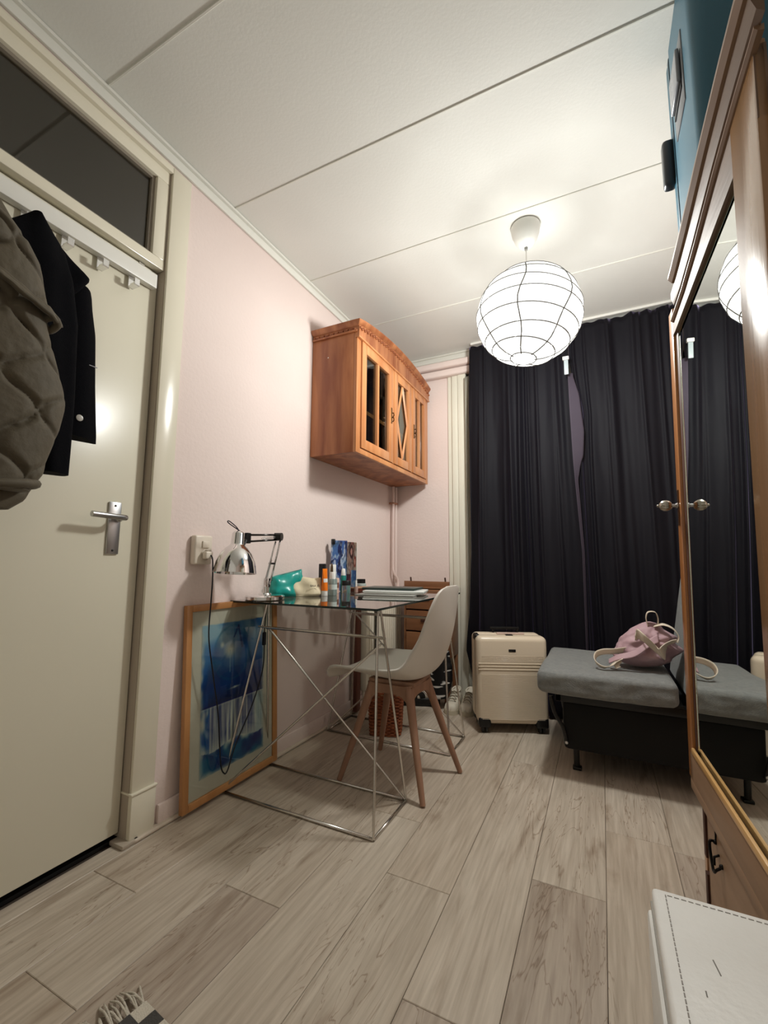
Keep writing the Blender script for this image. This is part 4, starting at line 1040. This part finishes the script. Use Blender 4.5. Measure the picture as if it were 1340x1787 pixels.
for x in (SW*.30, SW*.66): box('handle_rod', (x, SD*.72, SH_-.01), (x+.010, SD*.78, SH_+.022), black_m, tel)
box('carry_handle', (SW*.32, SD*.30, SH_+.002), (SW*.72, SD*.42, SH_+.012), mat('pale_rose_handle', 'cdb4a8', .4), sc_, bev=.004)
box('lock', (SW*.44, SD*.18, SH_-.003), (SW*.54, SD*.30, SH_+.004), black_m, sc_, bev=.002)
box('corner_bumper', (-.002, SD*.25, SH_-.035), (.028, SD*.62, SH_+.003), black_m, sc_, bev=.010, seg=3)
for x in (.006, SW-.074):
    for y in (.004, SD-.054):
        hs = box('wheel_housing', (x, y-.006, .030), (x+.068, y+.056, .085), black_m, sc_, bev=.012, seg=3)
        for dx in (.018, .038):
            lathe('wheel', [(0,0),(.023,0),(.024,.002),(.024,.010),(.022,.012),(0,.012)], (x+dx, y+.025, .0245), mat('wheel_rubber', '1b1b1c', .5), hs, seg=20, axis=(1,0,0))

# ================================================================== DAYBED
db = thing('chair_bed', 'grey folding chair-bed mattress on a black metal frame by the curtain', 'daybed', (1.6, 2.45, 0))
mg = mat('grey_ticking', '747675', .85, col2='80827f', scale=(60,60,60), bump=.2, bscale=(220,220,220), sheen=.2)
def pillow(name, lo, hi, m, parent, r=.028, sag=0, n=26, rot=None, piv=None, seams=()):
    lo = Vector(lo); hi = Vector(hi); c = (lo+hi)/2; h = (hi-lo)/2
    bm = bmesh.new(); bx(bm, lo, hi)
    bmesh.ops.subdivide_edges(bm, edges=bm.edges[:], cuts=n, use_grid_fill=True)
    for v in bm.verts:
        p = v.co-c; q = Vector((max(-h.x+r, min(h.x-r, p.x)), max(-h.y+r, min(h.y-r, p.y)), max(-h.z+r, min(h.z-r, p.z))))
        d = p-q
        if d.length > 1e-9: p = q+d.normalized()*min(d.length, r) if d.length > r*.2 else p
        p.z += (.008 if p.z > 0 else .004)*ns(p.x*4, p.y*4, 1)+sag*(1-(p.x/h.x)**2)*(1 if p.z < 0 else .3)
        if abs(p.y) > h.y-r*.9:
            for sx in seams:
                p.y *= 1-.018*math.exp(-((p.x-sx)/.012)**2)
            p.y += .005*ns(p.x*14, p.z*30, 4)
        v.co = c+p
    if rot is not None: bmesh.ops.rotate(bm, verts=bm.verts[:], cent=Vector(piv) if piv else c, matrix=rot)
    return finish(name, bm, m, parent, smooth=True)
pillow('seat_mattress', (1.165, 2.140, .358), (1.705, 2.765, .458), mg, db, sag=-.006, seams=(-.02, .10, .22))
pillow('back_mattress', (1.738, 2.130, .375), (1.848, 2.765, .90), mg, db, rot=Matrix.Rotation(math.radians(9), 3, 'Y'), piv=(1.738, 2.4, .38), seams=())
bm = bmesh.new()
bx(bm, (1.235, 2.20, .315), (1.98, 2.235, .350), .004); bx(bm, (1.235, 2.68, .315), (1.98, 2.715, .350), .004)
bx(bm, (1.235, 2.20, .315), (1.262, 2.715, .350), .004); bx(bm, (1.95, 2.20, .315), (1.98, 2.715, .350), .004)
finish('frame_rail', bm, blackm_m, db, autos=40)
for k in range(7):
    x = 1.285+k*.095; box('slat', (x, 2.20, .350), (x+.060, 2.715, .359), mat('black_slat', '17130f', .5), db, bev=.002)
box('under_bed_shade', (1.26, 2.235, .10), (1.95, 2.69, .318), mat('under_bed_black', '060606', .8), db, bev=.02)  # black block standing for the shadow and folded frame under the mattress
for (x, y) in ((1.309, 2.300), (1.309, 2.66), (1.90, 2.300), (1.90, 2.66)):
    lg = tube('leg', [(x-.045, y, .32), (x-.040, y, .26), (x-.015, y, .17), (x-.002, y, .11), (x, y, .012)], .013, blackm_m, db, seg=10, smooth=4)
    box('foot', (x-.018, y-.018, .0), (x+.020, y+.018, .014), black_m, lg, bev=.004)
    lathe('bolt', [(0,0),(.008,0),(.006,.005),(0,.005)], (x-.012, y-.013, .17), steel_m, lg, seg=10, axis=(0,-1,0))
tube('curved_arm', [(1.215, 2.22, .33), (1.23, 2.215, .26), (1.262, 2.215, .20), (1.275, 2.22, .13)], .009, blackm_m, db, smooth=5)
lathe('bolt', [(0,0),(.008,0),(.006,.005),(0,.005)], (1.276, 2.21, .14), steel_m, db, seg=10, axis=(0,-1,0))

# ================================================================== PINK BACKPACK
bp_ = thing('pink_backpack', 'dusty pink backpack with cream straps lying on the grey mattress', 'backpack', (1.63, 2.40, .462))
pk = mat('dusty_pink_nylon', 'ae8d94', .6, col2='b99aa0', scale=(14,14,14), bump=.15, bscale=(60,60,60), sheen=.2)
cr_m = mat('cream_strap', 'd8cbb8', .7, bump=.1, bscale=(200,200,200))
bm = bmesh.new(); bmesh.ops.create_icosphere(bm, subdivisions=5, radius=1)
for v in bm.verts:
    p = v.co.copy(); z = (p.z+1)/2
    w = .150*(1-.52*z**1.5)+.0; d = .105*(1-.35*z)
    x = p.x*w*1.0; y = p.y*d; zz = z*.205
    x += .045*z-.004
    n_ = .018*ns(p.x*1.6, p.y*1.6, p.z*1.8+4)+.012*ns(p.x*4, p.y*4, p.z*4)
    # creases fanning from the drawn edge
    cre = .010*math.sin(math.atan2(p.z-.25, p.x-.2)*7+p.y*2)*max(0, 1-abs(p.z-.1))
    k = 1+(n_+cre)/.11
    v.co = Vector((1.612+x*k, 2.40+y*k, .4640+max(0, zz*(1+.10*n_/.02*0))))
finish('bag_body', bm, pk, bp_, smooth=True)
# ruffled opening in cream lining
def ruf(u, v):
    a = math.pi*2*u
    return (1.655+.105*(u-.5)*1.5+.010*math.sin(a*2+v*2), 2.335-.045*math.sin(math.pi*u)-.016*v+.014*math.sin(a*2.5), .592+.030*math.sin(u*7.5)-.022*u+.036*(v-.5)*(1+.5*math.sin(a*1.7)))
grid('ruffle', 60, 8, ruf, cr_m, bp_, thick=.003)
def flap(u, v):
    return (1.475+.20*u, 2.325-.030*math.sin(math.pi*u)+.02*v-.010, .487+.115*u**1.1+.030*(v-.5)*(.5+.6*u)+.006*math.sin(u*9))
grid('opening_edge', 40, 6, flap, pk, bp_, thick=.004)
def ribbon(name, pts, w, wd, m, parent, th=.003, tw=0):
    P = spline(pts, 8); n_ = len(P)-1; wd = Vector(wd).normalized()
    def f(u, v):
        i = min(n_, int(round(u*n_))); t_ = (P[min(n_, i+1)]-P[max(0, i-1)]).normalized()
        d = (wd-t_*wd.dot(t_)).normalized(); d = Matrix.Rotation(tw*u, 3, t_) @ d
        return P[i]+d*w*(v-.5)
    return grid(name, n_, 3, f, m, parent, thick=th)
ribbon('shoulder_strap', [(1.56,2.34,.545),(1.50,2.335,.533),(1.455,2.33,.528),(1.425,2.32,.515),(1.417,2.30,.495),(1.428,2.285,.478),(1.455,2.275,.468),(1.482,2.285,.476),(1.50,2.295,.490),(1.53,2.30,.51)], .028, (.2,-.5,1), cr_m, bp_, tw=.9)
ribbon('top_strap', [(1.665,2.36,.655),(1.70,2.345,.665),(1.735,2.335,.650),(1.752,2.33,.620),(1.745,2.33,.592)], .026, (0,1,.2), cr_m, bp_)
ribbon('grab_loop', [(1.640,2.37,.655),(1.636,2.365,.690),(1.645,2.36,.715),(1.672,2.36,.716),(1.682,2.365,.690),(1.680,2.37,.655)], .030, (0,1,0), cr_m, bp_)
ribbon('side_tab', [(1.520,2.31,.500),(1.505,2.295,.482),(1.512,2.285,.470)], .022, (1,0,0), cr_m, bp_)

# ================================================================== WARDROBE
u_ = Vector((-.0526288, .9986141, 0)); w_ = Vector((.0208866, .0011008, .9997812)); n_ = Vector((-.9983957, -.0526173, .0209157))
wr = bpy.data.objects.new('wardrobe', None); COL.objects.link(wr)
wr.location = (0,0,0); Mw = Matrix((u_, n_, w_)).transposed().to_4x4(); Mw.translation = Vector((1.66488, 1.5, 0)); wr.matrix_world = Mw
wr['label'] = 'old brown wooden wardrobe with a tall mirror door and drawer base'; wr['category'] = 'wardrobe'
# carcass (hollow look not needed inside, built from panels)
bm = bmesh.new()
bx(bm, (-.640, -.48, .305), (-.620, -.012, 1.735)); bx(bm, (.090, -.48, .305), (.110, -.012, 1.735)); bx(bm, (-.62, -.48, .305), (.09, -.465, 1.735))
finish('carcass_side', bm, ward_m, wr)
box('top_panel', (-.645, -.485, 1.735), (.115, -.012, 1.752), ward_m, wr)
box('back_plate', (-.62, -.030, .33), (.09, -.012, 1.735), ward_m, wr)
# base with drawer
bm = bmesh.new()
bx(bm, (-.645, -.47, .012), (.020, -.02, .305)); bx(bm, (-.002, -.02, .012), (.022, .004, .305), .002); bx(bm, (-.645, -.02, .012), (-.62, .004, .305), .002)
bx(bm, (-.62, -.02, .012), (-.002, .004, .045), .002)
finish('base', bm, ward_m, wr, autos=40)
dw = box('drawer', (-.617, -.015, .050), (-.020, .004, .298), ward_h_m, wr, bev=.003)
prism('drawer_bevel', [(-.60,.065),(-.035,.065),(-.035,.285),(-.60,.285)], lambda p, q, d: (p, d, q), .003, .006, ward_h_m, dw, bev=.002)
box('slit_shade', (-.021, -.018, .175), (-.003, .0088, .290), dark_wood_m, wr); box('slit_shade', (-.021, -.018, .048), (-.003, .0088, .135), dark_wood_m, wr)  # raised dark strips in place of the shade in the slits
iron = mat('black_iron', '14100d', .4, metal=.7)
bm = bmesh.new()
tube_bm(bm, spline([(-.112,.006,.262),(-.113,.018,.264),(-.118,.021,.252),(-.130,.021,.226),(-.146,.021,.212),(-.156,.018,.222),(-.157,.006,.232)], 5), .0032, 8)
tube_bm(bm, spline([(-.112,.007,.268),(-.118,.008,.292)], 3), .0022, 6)
tube_bm(bm, [(-.134,.006,.245),(-.136,.017,.240),(-.143,.019,.225)], .0028, 8)
for a, zz in ((-.112, .262), (-.157, .232)): bmesh.ops.create_uvsphere(bm, u_segments=10, v_segments=6, radius=.0055, matrix=Matrix.Translation((a, .008, zz)))
finish('bail_pull', bm, iron, dw, smooth=True)
# door
box('door_stile', (.078, -.010, .318), (.128, .010, 1.742), mat('stile_orange_wood', '9c6232', .35, col2='b07640', scale=(10,10,1.5), detail=6, coat=.4), wr, bev=.004)
box('door_moulding', (.050, -.010, .39), (.078, .002, 1.70), dark_wood_m, wr, bev=.004)
prism('chamfer_block', [(.020,.300),(.110,.300),(.128,.325),(.128,.34),(.020,.34)], lambda p, q, d: (p, d, q), -.30, .006, ward_m, wr)
box('door_stile', (-.625, -.010, .318), (-.497, .010, 1.84), mat('stile_grey_wood', '82603f', .24, col2='94704c', scale=(14,14,1.2), detail=6, coat=.35, bump=.08, bscale=(70,70,4)), wr, bev=.004)
box('bottom_rail', (-.497, -.010, .305), (.110, .010, .395), ward_h_m, wr, bev=.002)
box('rail_ledge', (-.497, .004, .394), (.078, .013, .412), ledge_m, wr, bev=.004)
box('bottom_board', (-.640, -.012, .290), (.110, .0105, .318), ward_h_m, wr, bev=.002)
# top rail with arched head
def warch(a): return lerp([(-.72,1.890),(-.66,1.886),(-.56,1.871),(-.42,1.842),(-.226,1.792),(-.088,1.765),(.14,1.745)], a)
n = 24; aa = [-.625+(.115+.625)*i/n for i in range(n+1)]
def marr(a): return lerp([(-.50,1.690),(-.2,1.668),(.055,1.650)], a)
rail_m = mat('top_rail_wood', '5f4a3a', .55, col2='6d5644', scale=(1.5,10,16), detail=6, bump=.1, bscale=(5,60,60))
prism('top_rail', [(a, marr(max(-.497, min(.05, a)))) for a in aa]+[(a, warch(a)-.052) for a in aa[::-1]], lambda p, q, d: (p, d, q), -.010, .009, rail_m, wr)
def run(name, off, d0, d1, h, m, a0=-.66, a1=.115):
    bm = bmesh.new(); rings = []
    for i in range(n+1):
        a = a0+(a1-a0)*i/n; z = warch(a)+off
        rings.append([bm.verts.new((a, d0, z-h)), bm.verts.new((a, (d0+d1)/2+.002, z-h*.8)), bm.verts.new((a, d1, z-h*.35)), bm.verts.new((a, d1, z)), bm.verts.new((a, d0, z))])
    for A, B in zip(rings, rings[1:]):
        for k in range(5): bm.faces.new((A[k], A[(k+1) % 5], B[(k+1) % 5], B[k]))
    bm.faces.new(rings[0]); bm.faces.new(rings[-1][::-1])
    return finish(name, bm, m, wr, autos=30)
crm = mat('cornice_wood', '6e543e', .45, col2='7d624a', scale=(2,12,12), coat=.15)
run('cornice', .008, .020, .042, .026, crm, -.70, -.055)
run('cornice_fillet', -.014, .009, .027, .046, rail_m, -.68, -.005)
run('cornice_bead', -.058, .004, .018, .012, crm, -.66, .06)
# mirror
mir = bpy.data.materials.new('mirror_silver'); mir.use_nodes = True
b_ = mir.node_tree.nodes['Principled BSDF']; b_.inputs['Metallic'].default_value = 1; b_.inputs['Roughness'].default_value = .012; b_.inputs['Base Color'].default_value = (.80, .83, .80, 1)
mz = [(a, marr(a)+.002) for a in [.052-.552*i/10 for i in range(11)]]
prism('mirror', [(-.500,.392),(.052,.392)]+mz, lambda p, q, d: (p, d, q), -.006, 0, mir, wr)
box('mirror_bevel_edge', (.043, -.002, .412), (.051, .0012, 1.655), mat('bevel_glass', 'c7d3c9', .03, metal=1), wr, bev=.0005, seg=1)
grid('mirror_bevel_top', 20, 1, lambda u, v: (.045-.540*u, .0012+.001*v, marr(.045-.540*u)-.016*v-.004), MC['bevel_glass'], wr, thick=.0006, smooth=False)
# handle: back plate and fluted knob
box('escutcheon', (.098, .010, 1.050), (.112, .0125, 1.160), mat('tarnished_plate', '5a3c26', .35, metal=.8), wr, bev=.001)
kn = lathe('knob_stem', [(0,0),(.008,0),(.008,.004),(.005,.007),(.005,.020),(.008,.022),(0,.022)], (.105, .012, 1.112), steel_m, wr, axis=(0,1,0), seg=16)
bm = bmesh.new(); bmesh.ops.create_uvsphere(bm, u_segments=40, v_segments=20, radius=1)
for v in bm.verts:
    a = math.atan2(v.co.y, v.co.x); k = 1+.07*math.cos(a*10); v.co.x *= k; v.co.y *= k
bm.transform(Matrix.Translation((.105, .045, 1.112)) @ Matrix.Rotation(math.radians(-90), 4, 'X') @ Matrix.Diagonal((.0165, .0165, .0185, 1)))
bmesh.ops.create_uvsphere(bm, u_segments=12, v_segments=8, radius=.0042, matrix=Matrix.Translation((.105, .065, 1.112)))
finish('fluted_knob', bm, mat('nickel_knob', 'a9a49a', .25, metal=1), kn, smooth=True)

# ================================================================== BLUE SUITCASE on the wardrobe
bc = thing('blue_suitcase', 'blue hard-shell suitcase standing upright on top of the wardrobe', 'suitcase', (1.93, 1.20, 1.811))
blue_m = mat('blue_abs_shell', '2d5d70', .38, bump=.04, bscale=(300,300,300))
fx = 1.703; cz0, cz1 = 1.868, 2.522; cy0, cy1 = 1.090, 1.462
box('front_shell', (fx, cy0, cz0), (2.20, 1.392, cz1), blue_m, bc, bev=.035, seg=5)
box('lid_shell', (fx+.004, 1.399, cz0+.02), (2.194, cy1, cz1), blue_m, bc, bev=.028, seg=5)
box('seam', (fx+.003, 1.385, cz0+.03), (2.19, 1.408, cz1-.01), mat('teal_seam', '1d4a5a', .4), bc, bev=.02)
gr = mat('grey_plastic_recess', '5d6064', .3)
hd = box('handle_recess', (fx-.003, 1.185, 2.140), (fx+.02, 1.320, 2.352), gr, bc, bev=.003, seg=2)
box('grip', (fx-.014, 1.200, 2.215), (fx-.004, 1.310, 2.315), mat('grey_grip', '7c7f84', .25), hd, bev=.004, seg=3)
box('grip_hollow_shade', (fx-.006, 1.202, 2.195), (fx-.002, 1.308, 2.219), black_m, hd, bev=.001)  # black strip standing for the shade in the hollow below the grip
box('side_latch', (fx-.024, 1.415, 2.095), (fx+.01, 1.455, 2.250), mat('dark_grey_latch', '34373a', .3), bc, bev=.011, seg=3)
for y in (1.16, 1.42):
    for x in (1.80, 2.10):
        box('wheel_bracket', (x-.012, y-.016, 1.800), (x+.012, y+.016, cz0+.02), black_m, bc, bev=.003)
        lathe('wheel', [(0,-.012),(.032,-.012),(.036,-.008),(.036,.008),(.032,.012),(0,.012)], (x, y, (1.8085 if x < 1.9 else 1.7965)+.001), black_m, bc, axis=(0,1,0), seg=20)

# ================================================================== WHITE STOOL lower right
st = thing('white_ottoman', 'white leather storage ottoman with stitched lid at the lower right', 'ottoman', (1.75, .55, 0))
wl = mat('white_worn_leather', 'e4e2dd', .45, col2='dad7d1', scale=(5,5,5), bump=.12, bscale=(70,70,70))
ZS = .452
rs = Matrix.Rotation(math.radians(-2), 3, 'Z')
box('body', (1.490, .335, 0), (2.02, .848, .405), wl, st, bev=.006, seg=2)
lid = box('lid', (1.496, .310, .410), (2.03, .822, ZS), wl, st, bev=.006, seg=3)
box('edge_seam', (1.494, .312, .424), (2.03, .8235, .430), mat('seam_grey', '9c978f', .7), lid)
bm = bmesh.new()
for k in range(60): bx(bm, (1.512, .32+.0082*k, ZS-.0002), (1.5135, .3255+.0082*k, ZS+.0006))
for k in range(60): bx(bm, (1.515+.0085*k, .8085, ZS-.0002), (1.521+.0085*k, .8098, ZS+.0006))
finish('stitching', bm, mat('grey_stitch', '948e88', .8), lid)['kind'] = 'stuff'
bm = bmesh.new()
for (x, y, l, a) in ((1.553, .700, .022, 100), (1.535, .655, .008, 90), (1.62, .715, .004, 20), (1.60, .64, .004, 60)):
    bx(bm, (x-l/2, y-.0007, ZS-.0001), (x+l/2, y+.0007, ZS+.0004), rot=Matrix.Rotation(math.radians(a), 3, 'Z'))
finish('scuff_mark', bm, mat('scuff_grey', '7d7872', .8), lid)

# ================================================================== RUG corner with fringe
rg = thing('woven_rug', 'grey and cream woven rug corner with fringe at the bottom edge', 'rug', (.549, .711, 0), rot=(0,0,math.radians(-7)), local=True)
rugm = mat('rug_cream', 'cfc6b6', .95, bump=.5, bscale=(300,300,300))
rugd = mat('rug_charcoal', '4a4744', .95, bump=.5, bscale=(300,300,300))
bm = bmesh.new()
cw = .034
RO = (0, 0)   # local corner: the fringe edge runs along +x at this y
RW, RL = .60, .60
for i in range(int(RW/cw)):
    for j in range(int(RL/cw)):
        dk_ = (i+j) % 3 == 1 or (i % 5 == 1 and j % 2)
        if dk_: continue
        bx(bm, (RO[0]+i*cw, RO[1]-(j+1)*cw, .001), (RO[0]+(i+1)*cw-.0005, RO[1]-j*cw-.0005, .0105))
finish('cream_weave', bm, rugm, rg)['kind'] = 'stuff'
bm = bmesh.new()
for i in range(int(RW/cw)):
    for j in range(int(RL/cw)):
        dk_ = (i+j) % 3 == 1 or (i % 5 == 1 and j % 2)
        if dk_: bx(bm, (RO[0]+i*cw, RO[1]-(j+1)*cw, .001), (RO[0]+(i+1)*cw-.0005, RO[1]-j*cw-.0005, .0105))
finish('charcoal_weave', bm, rugd, rg)['kind'] = 'stuff'
bm = bmesh.new(); R_ = random.Random(3)
for k in range(34):
    for q in range(3):
        y = RO[1]-.004-.016*k+R_.uniform(-.004, .004); l = R_.uniform(.045, .075); bnd = R_.uniform(-.02, .02)
        tube_bm(bm, spline([(RO[0]+.003, y, .006), (RO[0]-l*.5, y+bnd*.4, .010+R_.uniform(0,.006)), (RO[0]-l, y+bnd, .003)], 4), [.0022]*8+[.0012], 5)
f_ = finish('fringe', bm, rugm, rg, smooth=True); f_['kind'] = 'stuff'

cp.rotation_euler.z = -.72; tp.rotation_euler.z = -.45; tp.location.x += .018; cp.location.x -= .010
bp_.location.x -= .014; bc.location.y += .068; ot.location.x += .006; ot.location.y -= .008
for o in bpy.data.objects:
    if '_w' in o: del o['_w']
    # tidy exact instances of helper data names
